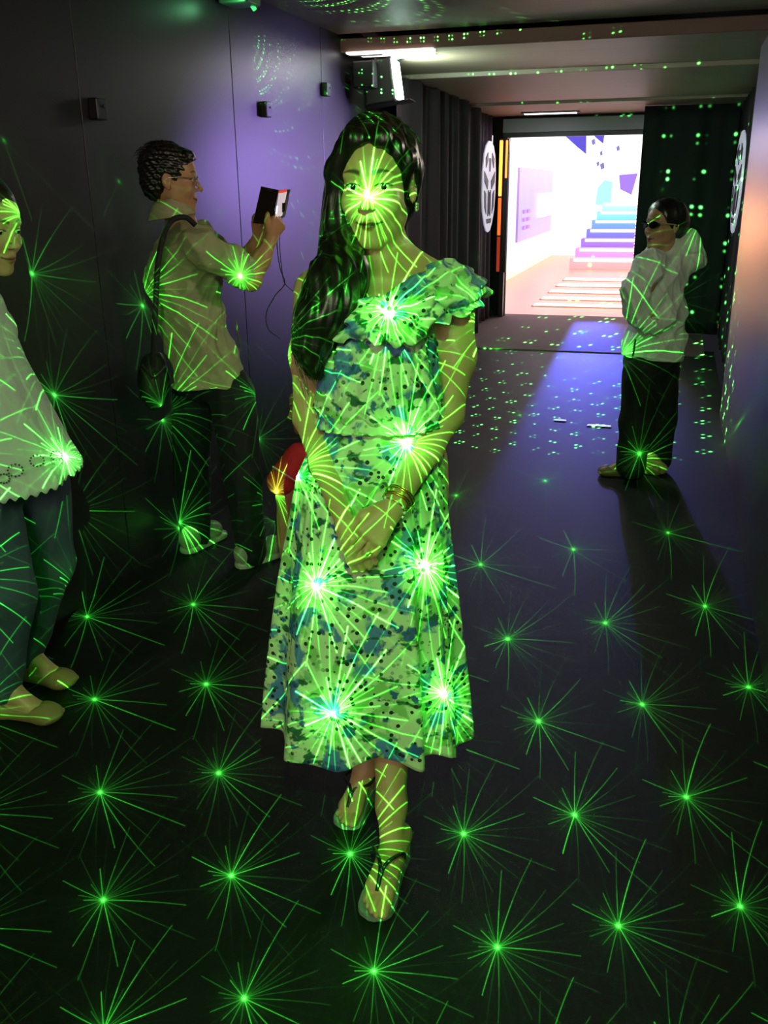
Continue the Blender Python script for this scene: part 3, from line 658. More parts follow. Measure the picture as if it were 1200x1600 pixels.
def face_attrs(v, Fh, brow_z=.026):
    L = Fh.inv(v); x, y, z = L.T
    lz = (z + .0722) / (.0135 * np.clip(1.1 - np.abs(x) / .024, .15, 1)); lip = np.clip(1.6 - np.sqrt((x / .0225) ** 2 + lz ** 2) * 1.25, 0, 1) * (y > .006)
    ax = np.abs(x); arch = brow_z + .004 * np.sin((ax - .012) / .04 * PI); th = .0042 * np.clip((.054 - ax) / .03, .25, 1)
    brow = np.clip(1.6 - np.abs(z - arch) / th, 0, 1) * np.clip((ax - .011) / .003, 0, 1) * np.clip((.053 - ax) / .004, 0, 1) * (y > -.02)
    lash = np.clip(1.5 - np.abs((z - .0060 + (ax - .0315) ** 2 * 16) / .0021), 0, 1) * np.clip((.019 - np.abs(ax - .0315)) / .003, 0, 1) * (y > .0)
    low = np.clip(1.5 - np.abs((z + .0068 - (ax - .0315) ** 2 * 12) / .0012), 0, 1) * np.clip((.018 - np.abs(ax - .0315)) / .003, 0, 1) * (y > .0)
    crease_shade = np.clip(1.4 - np.abs(z + .0722 - .0035 * (ax / .024) ** 2) / .0020, 0, 1) * (ax < .028) * (y > .005)  # shade between the lips painted as a dark line
    return {'lip': lip * 1.0, 'brow': np.maximum(np.maximum(brow * .9, lash * .95), np.maximum(low * .5, crease_shade * 1.0))}  # brow also carries the lashes and the painted mouth shade
EYE = None
def eye_mat():
    global EYE
    if EYE: return EYE
    mt = mat('eyeball', 'd8d4cc', rough=.12); T = NT(mt.node_tree); b = mt.node_tree.nodes['Principled BSDF']
    a = T.n('ShaderNodeAttribute', attribute_name='iris'); r = T.n('ShaderNodeValToRGB'); r.color_ramp.elements[0].color = rgb('d8d4cc'); r.color_ramp.elements[0].position = .45; r.color_ramp.elements[1].position = .55; r.color_ramp.elements[1].color = rgb('160c08')
    mt.node_tree.links.new(a.outputs['Fac'], r.inputs[0]); mt.node_tree.links.new(r.outputs[0], b.inputs['Base Color']); EYE = mt; return mt
def eyes(Fh, parent, look=(0, 0)):
    for q in (-1, 1):
        th = np.linspace(0, PI, 17); ph = np.linspace(0, 2 * PI, 25)[:-1]; r = .0118
        v = []; ir = []
        d0 = _n([look[0], 1, look[1]])
        for a in th:
            for b in ph:
                n_ = np.array([math.sin(a) * math.cos(b), math.cos(a), math.sin(a) * math.sin(b)]); v.append(Fh(q * .0315 + n_[0] * r, .0070 + n_[1] * r, n_[2] * r)); ir.append(1.0 if n_ @ d0 > .87 else 0.0)
        f = [(i * 24 + j, i * 24 + (j + 1) % 24, (i + 1) * 24 + (j + 1) % 24, (i + 1) * 24 + j) for i in range(16) for j in range(24)]
        make('eye', (np.array(v), np.array(f)), eye_mat(), parent, {'iris': ir}, fixn=False)
def finger(B, p, seg, rs, k=.004): B.chain([np.array(q) for q in [p] + seg], rs, k)
def hand(B, wrist, palm_dir, back_n, side, curl=.5, sc=1.0, spread=.0, thumb=(.6, .5), k=.006):
    """wrist point, direction of the palm, normal out of the back of the hand, side = towards the thumb"""
    d = _n(palm_dir); s_ = _n(np.array(side) - d * np.dot(side, d)); n_ = _n(np.cross(s_, d)); n_ = n_ if n_ @ back_n > 0 else -n_
    w = np.array(wrist, float)
    for t, r0, r1 in ((.026, .014, .0125), (.009, .0145, .0125), (-.009, .0145, .012), (-.024, .013, .011)):
        B.cap(w + s_ * t * .45 * sc, w + (d * .078 + s_ * t) * sc, r0 * sc, r1 * sc, .012)
    for i, (t, L) in enumerate(((.027, .068), (.0095, .076), (-.0085, .071), (-.025, .056))):
        p = w + (d * .080 + s_ * t - n_ * .001) * sc; pts = [p]; a = 0; c = curl if not hasattr(curl, '__len__') else curl[i]
        for fr, da in ((.44, .45), (.30, .9), (.24, .7)):
            a += c * da * 1.3; dd = d * math.cos(a) - n_ * math.sin(a) + s_ * spread * (t / .03)
            p = p + _n(dd) * L * fr * sc; pts.append(p)
        B.chain(pts, [.0092 * sc, .0083 * sc, .0074 * sc, .0062 * sc], k)
        B.ell(pts[0] + n_ * .002 * sc, .0098 * sc, None, .006)
    p0 = w + (d * .020 + s_ * .024 - n_ * .006) * sc; o, c = thumb
    p1 = p0 + _n(d * (1 - o * .4) + s_ * o - n_ * c * .4) * .036 * sc; p2 = p1 + _n(d * 1.0 + s_ * o * .35 - n_ * c) * .030 * sc; p3 = p2 + _n(d * 1.0 - s_ * .1 - n_ * c * 1.2) * .024 * sc
    B.chain([p0, p1, p2, p3], [.0135 * sc, .0112 * sc, .0095 * sc, .0075 * sc], .008)
def foot(B, heel, toe, ankle, sc=1.0, rs=.034):
    """bare foot: heel and toe points on the sole"""
    heel, toe, ankle = map(lambda q: np.array(q, float), (heel, toe, ankle)); d = toe - heel; dh = _n([d[0], d[1], 0]); sd = np.array([dh[1], -dh[0], 0]); up = np.array([0, 0, 1.])
    B.cap(ankle, heel + up * .028 * sc, rs * sc, .027 * sc, .02)
    ball = heel + d * .70
    for t in (-.018, .014): B.cap(ankle + dh * .02 * sc, ball + sd * t * sc + up * .022 * sc, .026 * sc, .018 * sc, .025)
    B.cap(heel + up * .024 * sc, ball - sd * .018 * sc + up * .016 * sc, .024 * sc, .016 * sc, .02); B.cap(heel + up * .024 * sc, ball + sd * .018 * sc + up * .016 * sc, .024 * sc, .016 * sc, .02)
    for i, t in enumerate((-.031, -.015, 0, .013, .026)):
        L = (.97, 1.0, .97, .92, .86)[i]; r = (.0115, .0085, .008, .0075, .007)[i]
        B.cap(ball + sd * t * .9 * sc + up * .014 * sc, heel + d * L + sd * t * sc + up * .010 * sc, r * 1.1 * sc, r * sc, .004)
def shoe(Bs, heel, toe, wdt=.04, hgt=.05, open_=False):
    heel, toe = np.array(heel, float), np.array(toe, float); d = toe - heel; up = np.array([0, 0, 1.]); sd = _n([d[1], -d[0], 0])
    Bs.ell(heel + d * .12 + up * hgt * .55, (wdt * .85, wdt * .85, hgt * .62), None, .03)
    Bs.cap(heel + d * .15 + up * hgt * .45, heel + d * .70 + up * hgt * .36, wdt * .75, wdt * .82, .03)
    Bs.ell(heel + d * .76 + up * hgt * .40, (wdt * 1.05, wdt * 1.05, hgt * .48), None, .03)

# ================================================================== the woman in the flowered dress
def V3(r, s, z): return np.array([r, s, z], float)
SK_H = skin_mat('skin_warm', 'c99a78', lip='7a2c2e')
def floral():
    mt = bpy.data.materials.new('floral_dress'); mt.use_nodes = True; T = NT(mt.node_tree); nt = mt.node_tree; b = nt.nodes['Principled BSDF']; b.inputs['Roughness'].default_value = .7
    tc = T.n('ShaderNodeTexCoord'); nz = T.n('ShaderNodeTexNoise'); nz.inputs['Scale'].default_value = 14; nt.links.new(tc.outputs['Object'], nz.inputs[0])
    vm = T.n('ShaderNodeVectorMath', operation='MULTIPLY_ADD'); nt.links.new(nz.outputs[1], vm.inputs[0]); vm.inputs[1].default_value = (.05, .05, .05); nt.links.new(tc.outputs['Object'], vm.inputs[2])
    def blobs(sc, thr, seed, soft=.03, stretch=(1, 1, 1)):
        mp = T.n('ShaderNodeMapping'); mp.inputs['Location'].default_value = (seed, seed * .7, seed * 1.3); mp.inputs['Scale'].default_value = stretch; nt.links.new(vm.outputs[0], mp.inputs[0])
        n2 = T.n('ShaderNodeTexNoise'); n2.inputs['Scale'].default_value = sc; n2.inputs['Detail'].default_value = 4.0; nt.links.new(mp.outputs[0], n2.inputs[0])
        return T.step(n2.outputs[0], thr - soft, thr + soft)
    def mix(fac, a, c):
        m_ = T.n('ShaderNodeMix', data_type='RGBA'); T.put(m_.inputs[0], fac); T.put(m_.inputs[6], a); m_.inputs[7].default_value = rgb(c); return m_.outputs[2]
    col = mix(blobs(16, .56, 3), rgb('ced2b6'), '8fb274')
    col = mix(blobs(13, .565, 11), col, '5474b8')
    col = mix(blobs(24, .62, 17), col, '2f4f93')
    col = mix(blobs(20, .615, 23, stretch=(1, 1, 1.6)), col, '24523f')
    vo = T.n('ShaderNodeTexVoronoi'); vo.inputs['Scale'].default_value = 52; vo.inputs['Randomness'].default_value = .75; nt.links.new(tc.outputs['Object'], vo.inputs[0])
    area = blobs(7, .50, 31, .04)
    dots = T.m('MULTIPLY', T.m('LESS_THAN', vo.outputs['Distance'], .26), T.m('MULTIPLY_ADD', area, -0.55, 1.0))
    col = mix(dots, col, '131a18')
    nt.links.new(col, b.inputs['Base Color']); b.inputs['Subsurface Weight'].default_value = 0
    return mt
M_FLORAL = floral()
base = Wd(V3(-.03, 1.95, 0))
hero = empty('person', tuple(base), 'young woman in a blue and green flowered dress, hands clasped, facing the camera', 'person')
HF = Frame(J(577, 291, 2.005) , yaw=-12, pitch=4, roll=0, sc=1.02)
B = Body(); 
head(B, HF, True, nose=.8, smile=.8)
chest = V3(.01, 2.065, 1.22)
B.cap(HF(0, -.085, -.055), V3(.012, 2.085, 1.375), .047, .052, .03)
B.ell(V3(.01, 2.075, 1.29), (.135, .075, .11), None, .05); B.ell(V3(.008, 2.07, 1.17), (.115, .078, .13), None, .05); B.ell(V3(.005, 2.06, .93), (.145, .095, .14), None, .06)
B.cap(V3(.0, 2.07, 1.1), V3(.0, 2.06, .95), .10, .11, .05)
for q in (-1, 1): B.cap(V3(.012 + q * .03, 2.09, 1.405), V3(.005 + q * .125, 2.085, 1.355), .026, .034, .04)
B.cap(V3(-.10, 2.02, 1.362), V3(.12, 2.02, 1.352), .016, .016, .03)
# arms
LS, LE, LW = V3(-.150, 2.075, 1.335), J(481, 652, 2.06), J(541, 822, 1.850)
RS, RE, RW_ = V3(.163, 2.075, 1.315), J(700, 648, 2.05), J(614, 792, 1.835)
B.chain([LS, LS * .5 + LE * .5 + V3(-.006, 0, 0), LE], [.043, .037, .032], .03); B.chain([LE, LE * .55 + LW * .45, LW], [.032, .030, .021], .02)
B.chain([RS, RS * .5 + RE * .5 + V3(.010, 0, 0), RE], [.043, .040, .034], .03); B.chain([RE, RE * .6 + RW_ * .4, RW_], [.034, .033, .023], .02)
# clasped hands: the upper one closes over the lower one
hand(B, RW_, J(548, 884, 1.80) - RW_, V3(.3, -1, .25), V3(-.8, .1, .55), curl=[.30, .38, .50, .65], sc=.98, spread=.12, thumb=(.45, .45), k=.0025)
hand(B, LW, J(575, 893, 1.835) - LW, V3(-.2, -1, .0), V3(.6, .3, .7), curl=.7, sc=.93, thumb=(.5, .6), k=.0025)
# legs
def leg(B, hip, knee, ank, toe, heel, s_=1.0):
    B.chain([hip, knee], [.075 * s_, .050 * s_], .03); mid = knee * .68 + ank * .32 + V3(0, .018, 0)
    B.chain([knee, mid, ank * .75 + knee * .25 + V3(0, .006, 0), ank], [.050 * s_, .050 * s_, .034 * s_, .026 * s_], .025)
FA, FH, FT = J(612, 1338, 1.815), V3(.030, 1.862, .035), V3(-.040, 1.640, .016)
leg(B, V3(.075, 2.06, .86), V3(.012, 2.005, .46), FA, FT, FH)
foot(B, FH, FT, FA, .92, .025)
BA, BH, BT = J(566, 1232, 2.05), V3(-.050, 2.10, .035), V3(-.115, 1.955, .016)
BA = V3(-.052, 2.075, .105)
leg(B, V3(-.075, 2.06, .86), V3(-.075, 2.04, .46), BA, BT, BH)
foot(B, BH, BT, BA, .85, .029)
zc = HF.o[2]
v, f = B.mesh(res=.0048, fine=[(2, zc - .125, zc + .06, .0016), (0, HF.o[0] - .08, HF.o[0] + .08, .0016), (1, HF.o[1] - .05, HF.o[1] + .03, .0018), (2, .76, .92, .0020), (0, -.14, .04, .0024), (1, 1.74, 1.88, .0024), (2, 0, .09, .003), (1, 1.74, 1.88, .003)], smooth=1)
body = make('body', (v, f), SK_H, hero, face_attrs(v, HF))
eyes(HF, hero, look=(.18, -.05))

# hair: a cap pulled back from the face and a long fall over her right shoulder, with loose strands
M_HAIR = mat('black_hair', '15100f', rough=.33, noise=(160, .5), stretch=(1, 1, .12), bump=(260, .0008), spec=.6)
H = Body()
H.ell(HF(0, -.090, .040), (.087, .104, .098), HF.M, .02)
H.ell(HF(0, -.10, .0), (.083, .085, .10), HF.M, .03)
H.cap(HF(-.03, .004, .092), HF(-.078, -.035, .02), .018, .020, .04); H.cap(HF(.03, .0, .092), HF(.074, -.035, .045), .016, .014, .04)
fall = [J(534, 262, 2.05), J(529, 340, 2.05), J(531, 400, 2.03), J(520, 440, 1.985), J(498, 495, 1.955), J(484, 545, 1.95), J(494, 592, 1.95)]
H.chain(fall, [.024, .028, .038, .050, .042, .030, .008], .03)
H.chain([J(540, 380, 2.035), J(545, 425, 1.99), J(528, 470, 1.955), J(498, 530, 1.95)], [.03, .038, .036, .022], .03)
H.chain([HF(0, -.15, .02), V3(-.02, 2.16, 1.40), V3(-.07, 2.13, 1.30), V3(-.12, 2.03, 1.27)], [.07, .065, .05, .04], .04)
H.ell(HF(.005, .034, -.022), (.0625, .10, .100), HF.M, .014, '-')
H.cap(HF(.074, -.06, .03), HF(.078, -.07, -.04), .017, .02, .01, '-')
hv, hf = H.mesh(res=.0042, smooth=2, disp=lambda p: .0022 * np.sin(p[:, 0] * 240 + 3 * np.sin(p[:, 2] * 22)) + .002 * np.sin(p[:, 1] * 190 + p[:, 0] * 150 + 2 * np.sin(p[:, 2] * 17)))
cur = []
fs = spline(fall, 40)
for i in range(230):
    a = rng.uniform(0, 2 * PI); rr = rng.uniform(.75, 1.12); ln = int(rng.uniform(22, 40)); st0 = int(rng.uniform(0, 8)); ph = rng.uniform(0, 6.28); pts = []
    for j in range(st0, min(ln + st0, 40)):
        R_ = np.interp(j / 39 * 6, range(7), [.028, .031, .042, .054, .046, .033, .012]) * rr
        c = fs[j]; pts.append(c + V3(math.cos(a) * R_ + .004 * math.sin(j * .45 + ph), -abs(math.sin(a)) * R_ * .9, .003 * math.sin(j * .3 + ph)))
    cur.append((pts, np.linspace(.0011, .0005, len(pts))))
for i in range(14):       # stray curls towards the arm
    s0 = J(rng.uniform(480, 505), rng.uniform(420, 470), 1.97); e0 = J(rng.uniform(457, 470), rng.uniform(500, 560), 1.985); m1 = (s0 + e0) / 2 + V3(-.012, -.01, .01)
    cur.append((spline([s0, m1, e0, J(rng.uniform(475, 500), rng.uniform(570, 625), 1.95)], 18), .0007))
for i in range(110):      # combed strands over the crown, parted above her right eye
    q = 1 if i % 2 else -1; x0 = -.012; u = rng.uniform(0, 1); yb = -.02 - .12 * u; pts = []
    for t_ in np.linspace(0, 1, 10):
        an = t_ * rng.uniform(1.0, 1.25); pts.append(HF(x0 * (1 - t_) + q * math.sin(an) * .0865, yb - .02 * t_, .040 + math.cos(an) * .0985 * math.sqrt(max(.05, 1 - ((yb + .09) / .108) ** 2))))
    cur.append((pts, .0008))
make('hair', merge((hv, hf), tubes(cur, 4)), M_HAIR, hero)
# earring
mb = MB()
ec = Wd(HF(.082, -.066, -.046))
for k in range(5):
    a = k * 2 * PI / 5; mb.sphere(tuple(ec + Wd(HF.M @ np.array([.003, math.cos(a) * .006, math.sin(a) * .006]))), .0042, seg=8)
mb.sphere(tuple(ec + Wd(HF.M @ np.array([.005, 0, 0]))), .003, seg=8)
mb.build('earring', mat('pearl_metal', 'cfd2c4', rough=.2, metal=.7), hero, smooth=True)

# dress: lofted rings; rows are (height, left, right, front, back)
def loft(rows, pleat, nt_=260, nz_=70, hem=None, phase=0.0, sup=2.3):
    rows = np.array(rows, float); z0 = rows[0, 0]; z1 = rows[-1, 0]; P = []
    for iz in range(nz_ + 1):
        t = iz / nz_; z = z0 + (z1 - z0) * t; idx = np.interp(z, rows[::-1, 0] if z1 < z0 else rows[:, 0], np.arange(len(rows))[::-1] if z1 < z0 else np.arange(len(rows)))
        l, r, fr, bk = [np.interp(idx, range(len(rows)), rows[:, c]) for c in (1, 2, 3, 4)]
        row = []
        for it in range(nt_):
            a = 2 * PI * it / nt_; ca, sa = math.cos(a), math.sin(a); e = 2 / sup
            x = math.copysign(abs(ca) ** e, ca); y = math.copysign(abs(sa) ** e, sa)
            rr = 1 + pleat(a, t); zz = z + (hem(a) * t ** 4 if hem else 0)
            row.append(((l + r) / 2 + (r - l) / 2 * x * rr, (fr + bk) / 2 + (bk - fr) / 2 * y * rr, zz))
        P.append(row)
    v = np.array(P).reshape(-1, 3); f = []
    for i in range(nz_):
        for j in range(nt_): f.append((i * nt_ + j, i * nt_ + (j + 1) % nt_, (i + 1) * nt_ + (j + 1) % nt_, (i + 1) * nt_ + j))
    return v, np.array(f)
def RX(px, y, s=2.03): return J(px, y, s)[0]
def RZ(y, s): return J(600, y, s)[2]
skirt_rows = [(1.085, RX(500, 640), RX(688, 640), 1.945, 2.16)]
for y, xl, xr, fs_, bk in ((668, 500, 690, 1.935, 2.17), (740, 468, 690, 1.905, 2.19), (800, 458, 694, 1.89, 2.20), (900, 443, 703, 1.87, 2.22), (1000, 433, 711, 1.855, 2.24), (1080, 428, 717, 1.84, 2.25), (1150, 426, 720, 1.83, 2.26)):
    skirt_rows.append((J(600, y, 2.03)[2], RX(xl, y), RX(xr, y), fs_, bk))
skirt_rows[-1] = (skirt_rows[-1][0], *skirt_rows[-1][1:])
def pleat(a, t):
    w_ = a + .25 * math.sin(2 * a + 1) ; amp = .014 + .10 * t ** 1.0
    return amp * (.62 * math.sin(9 * w_ + 1.2 + .5 * t) + .38 * math.sin(14 * w_ + 2.1 - .8 * t) + .22 * math.sin(23 * w_ + t)) + .012 * (1 - t) * math.sin(38 * a) 
def hemf(a):
    return .012 * math.sin(9 * a + 2.2) + .010 * math.sin(4 * a + .5) + .045 * max(0, -math.sin(a)) + .03 * max(0, -math.cos(a)) ** 2 + .05 * max(0, math.sin(a))
make('dress_skirt', loft(skirt_rows, pleat, hem=hemf), M_FLORAL, hero, solid=.003)
# blouson bodice, gathered above the waist seam
bod = [(J(600, 478, 1.97)[2], RX(560, 478), RX(668, 478), 2.0, 2.14)]
for y, xl, xr, fs_, bk in ((505, 512, 680, 1.965, 2.155), (535, 505, 682, 1.943, 2.16), (580, 500, 684, 1.935, 2.16), (625, 494, 688, 1.922, 2.165), (648, 492, 691, 1.918, 2.17), (662, 500, 688, 1.935, 2.16)):
    bod.append((J(600, y, 1.97)[2], RX(xl, y), RX(xr, y), fs_, bk))
def gather(a, t): return (.018 + .02 * t) * math.sin(17 * a + 2 * math.sin(5 * t)) + .012 * math.sin(31 * a + 9 * t) + .02 * math.sin(6 * a + 5 * t) * (1 - t) + .008 * math.sin(60 * t + 2 * math.sin(7 * a))
make('dress_bodice', loft(bod, gather, hem=lambda a: .008 * math.sin(13 * a)), M_FLORAL, hero, solid=.003)
# waist ruffle
make('waist_ruffle', loft([(J(600, 652, 1.95)[2], RX(497, 655), RX(690, 655), 1.925, 2.165), (J(600, 675, 1.95)[2], RX(493, 675), RX(693, 675), 1.915, 2.175)], lambda a, t: .03 * t * math.sin(33 * a) + .02 * t * math.sin(21 * a + 1), nz_=10), M_FLORAL, hero, solid=.002)
# one-shoulder neckline: a draped frill from the left armpit up over the right shoulder, ending in a cap sleeve
top = [J(500, 505, 2.04), J(525, 495, 1.985), J(560, 468, 1.955), J(598, 462, 1.940), J(632, 440, 1.950), J(662, 420, 1.985), J(692, 404, 2.035), J(715, 408, 2.09), V3(.185, 2.15, 1.36), V3(.12, 2.18, 1.32), V3(.0, 2.175, 1.27), V3(-.11, 2.165, 1.24)]
bot = [J(500, 540, 2.03), J(528, 535, 1.95), J(568, 532, 1.925), J(612, 538, 1.900), J(650, 535, 1.915), J(690, 505, 1.945), J(728, 490, 1.995), J(744, 480, 2.06), V3(.235, 2.16, 1.31), V3(.15, 2.20, 1.22), V3(.0, 2.19, 1.17), V3(-.12, 2.18, 1.15)]
ts, bs = spline(top, 150), spline(bot, 150); G_ = []
for i in range(150):
    row = []
    for t in np.linspace(0, 1, 26):
        p = ts[i] * (1 - t) + bs[i] * t; bulge = .020 * math.sin(PI * t) + (.006 + .004 * t) * math.sin(i * .50 + 2 * math.sin(t * 4)) + .007 * math.sin(t * 16 + i * .12 + math.sin(i * .2)) 
        dr = _n([p[0] - .0, p[1] - 2.08, 0]); row.append(p + dr * bulge + V3(0, 0, .006 * math.sin(i * .7) * t))
    G_.append(row)
G_ = np.array(G_); n1, n2 = G_.shape[:2]
gf = np.array([(i * n2 + j, i * n2 + j + 1, (i + 1) * n2 + j + 1, (i + 1) * n2 + j) for i in range(n1 - 1) for j in range(n2 - 1)])
make('neckline_frill', (G_.reshape(-1, 3), gf), M_FLORAL, hero, solid=.003)
# bangles and a jewelled bracelet
def ring(c, axis, R, r, n=36, wob=0): 
    ax = _n(axis); u = _n(np.cross(ax, [0, 1, .2])); w2 = np.cross(ax, u); return [(np.array([np.array(c) + (u * math.cos(t) + w2 * math.sin(t)) * R + ax * wob * math.sin(3 * t) for t in np.linspace(0, 2 * PI, n)]), r)]
axw = _n(RE - RW_); gold = mat('gold_bangle', 'd8a850', rough=.22, metal=1.0)
for k, (o, R_) in enumerate(((.012, .030), (.020, .031), (.029, .0325), (.038, .033))):
    make('bangle', tubes(ring(RW_ + axw * o + V3(0, -.002, -.001 * k), axw + V3(.05 * k, .1, .12 * (k % 2)), R_, .0016), 8), gold, hero)
cur = ring(RW_ - axw * .004, axw + V3(.1, .2, 0), .0285, .0012); br = make('bracelet', tubes(cur, 6), gold, hero); mb = MB()
for q in cur[0][0][::3]: mb.sphere(tuple(Wd(q)), .0038, seg=8)
mb.build('bracelet_stone', mat('clear_stone', 'e6f2ea', rough=.08, metal=.4), br, smooth=True)
# thong sandals on low wedges
M_SOLE = mat('silver_sole', '848c8a', rough=.45, noise=(90, .15)); M_STRAP = mat('dark_strap', '15171c', rough=.35)
for H_, T_, A_, q, sc in ((FH, FT, FA, 1, 1.0), (BH, BT, BA, -1, .92)):
    d_ = T_ - H_; dh = _n([d_[0], d_[1], 0]); sd = np.array([dh[1], -dh[0], 0]); L_ = np.linalg.norm(d_[:2]) + .016; S_ = []
    sh = empty('sandal', (0, 0, 0), None, None) if False else None
    outl = [(0, .012), (.0, .026), (.12, .030), (.35, .029), (.55, .034), (.75, .044), (.9, .040), (1.0, .022), (1.02, .0)]
    up_z = lambda u: H_[2] * (1 - u) ** 1.3 + .012
    V_, F_ = [], []
    xs_ = np.linspace(0, 1, 24)
    for u in xs_:
        wl = np.interp(u, [0, .05, .12, .35, .55, .75, .9, .97, 1.0], [.012, .024, .030, .029, .034, .043, .040, .026, .006]) * sc
        c = H_ - dh * .018 + dh * L_ * u
        for sdv, zz in ((-1, up_z(u)), (1, up_z(u)), (1, 0.001), (-1, .001)): V_.append(V3(c[0] + sd[0] * sdv * wl, c[1] + sd[1] * sdv * wl, zz))
    for i in range(23):
        for j in range(4): F_.append((i * 4 + j, i * 4 + (j + 1) % 4, i * 4 + 4 + (j + 1) % 4, i * 4 + 4 + j))
    F_ += [(0, 1, 2, 3), (92, 93, 94, 95)]
    so = make('sandal', (np.array(V_), np.array(F_)), M_SOLE, hero, smooth=False)
    tp = H_ + d_ * .80 + V3(0, 0, .028); st_ = []
    st_.append((spline([tp, H_ + d_ * .60 + V3(0, 0, .060) + sd * .006, H_ + d_ * .42 + sd * .036 + V3(0, 0, .062), A_ + sd * .030 + V3(0, 0, -.004)], 16), .0045))
    st_.append((spline([tp, H_ + d_ * .60 + V3(0, 0, .060) - sd * .006, H_ + d_ * .42 - sd * .036 + V3(0, 0, .062), A_ - sd * .030 + V3(0, 0, -.004)], 16), .0045))
    st_ += [(ring(A_ + V3(0, .0, .004), V3(.1, -.25, 1), .0335 * sc, .0034)[0][0], .0034)]
    make('strap', tubes(st_, 6), M_STRAP, so)
    mb = MB(); mb.sphere(tuple(Wd(H_ + d_ * .64 + V3(0, -.004, .056))), .0055, seg=10); mb.build('sandal_gem', mat('dark_gem', '4b6070', rough=.1, metal=.6), so, smooth=True)

# ================================================================== the man photographing with a phone in a flip case
SK_M = skin_mat('skin_tan', 'b98763', lip='8a4a40')
M_JACK = mat('khaki_jacket', 'a39c7c', rough=.85, noise=(40, .08), bump=(300, .0006))
M_NAVY = mat('navy_trousers', '14171f', rough=.85, noise=(30, .15))
base = Wd(V3(-.72, 3.85, 0))
man = empty('person', tuple(base), 'man in a khaki jacket and dark trousers, back half turned, raising a phone', 'person')
MF = Frame(J(296, 281, 3.80), yaw=98, pitch=2, sc=1.0)
# the head looks along the wall: face towards +right and a little ahead
B = Body(); head(B, MF, False, nose=1.0)
B.cap(MF(0, -.085, -.05), J(285, 350, 3.82), .052, .058, .03)
B.ell(J(292, 420, 3.82), (.12, .11, .15), None, .05); B.ell(J(305, 530, 3.82), (.10, .09, .16), None, .05)
S1, E1, W1 = J(318, 385, 3.66), J(392, 438, 3.70), J(424, 372, 3.76)
S2, E2, W2 = J(308, 375, 3.98), J(372, 428, 4.02), J(404, 372, 3.94)
B.chain([S1, E1], [.05, .040], .03); B.chain([E1, E1 * .5 + W1 * .5, W1], [.039, .037, .025], .02)
B.chain([S2, E2], [.05, .040], .03); B.chain([E2, E2 * .5 + W2 * .5, W2], [.038, .036, .025], .02)
hand(B, W1, J(437, 345, 3.82) - W1, V3(.5, -1, 0), V3(-.35, -.1, .9), curl=[.6, .7, .8, .9], sc=1.0, thumb=(.5, .3))
hand(B, W2, J(413, 350, 3.90) - W2, V3(-.4, 1, .2), V3(-.5, .1, .9), curl=.9, sc=.98, thumb=(.4, .3))
for hx, kx, ax_, s0 in ((J(305, 620, 3.90), J(300, 735, 3.93), J(308, 832, 3.96), 1), (J(362, 620, 3.76), J(376, 745, 3.75), J(392, 858, 3.73), 1)):
    B.chain([hx, kx, ax_], [.045, .045, .035], .03)
zc = MF.o[2]
v, f = B.mesh(res=.006, fine=[(2, zc - .125, zc + .10, .0024), (0, MF.o[0] - .13, MF.o[0] + .05, .003), (0, W1[0] - .07, W1[0] + .1, .003)], smooth=1)
make('body', (v, f), SK_M, man, face_attrs(v, MF)); eyes(MF, man)
H = Body(); H.ell(MF(0, -.088, .045), (.086, .104, .094), MF.M, .02); H.ell(MF(0, -.125, -.01), (.070, .062, .075), MF.M, .02)
H.cap(MF(-.045, .005, .085), MF(.045, .005, .085), .02, .02, .02); H.ell(MF(0, .045, -.03), (.10, .098, .105), MF.M, .008, '-')
for q in (-1, 1): H.ell(MF(q * .08, -.075, -.015), (.02, .026, .036), MF.M, .006, '-'); H.cap(MF(q * .070, -.045, .04), MF(q * .073, -.05, .01), .010, .006, .01)
hv, hf = H.mesh(res=.004, smooth=2, disp=lambda p: .0022 * np.sin(p[:, 0] * 210 + p[:, 2] * 160) + .002 * np.sin(p[:, 2] * 330 + p[:, 1] * 120))
cur = []
for i in range(140):
    a, b_ = rng.uniform(0, 2 * PI), rng.uniform(.15, 1.25); n_ = np.array([math.sin(b_) * math.cos(a), math.sin(b_) * math.sin(a), math.cos(b_)]); p0 = np.array([0, -.088, .045]) + n_ * np.array([.085, .103, .093])
    if p0[1] > .0 and p0[2] < .08: continue
    d1 = p0 + n_ * .006 + np.array([rng.normal() * .006, -.014, -.004]); cur.append(([MF(*p0), MF(*d1), MF(*(d1 + np.array([0, -.010, -.008])))], [.0016, .0012, .0004]))
make('hair', merge((hv, hf), tubes(cur, 4)), M_HAIR, man)
gl = empty('glasses', tuple(Wd(MF(0, 0, 0))), 'thin silver framed glasses on the man with the phone', 'glasses')
lens_m = mat('spectacle_lens', 'c8d0d4', rough=.05, alpha=.22)
rims = []
for q in (-1, 1):
    c = [MF(q * .033 + .025 * math.cos(t), .030, -.003 + .017 * math.sin(t)) for t in np.linspace(0, 2 * PI, 28)]; rims.append((np.array(c), .0014))
rims.append((np.array([MF(-.009, .031, .002), MF(0, .034, .004), MF(.009, .031, .002)]), .0013))
make('rim', tubes(rims, 6), mat('silver_rim', 'c8ccd0', rough=.2, metal=.9), gl)
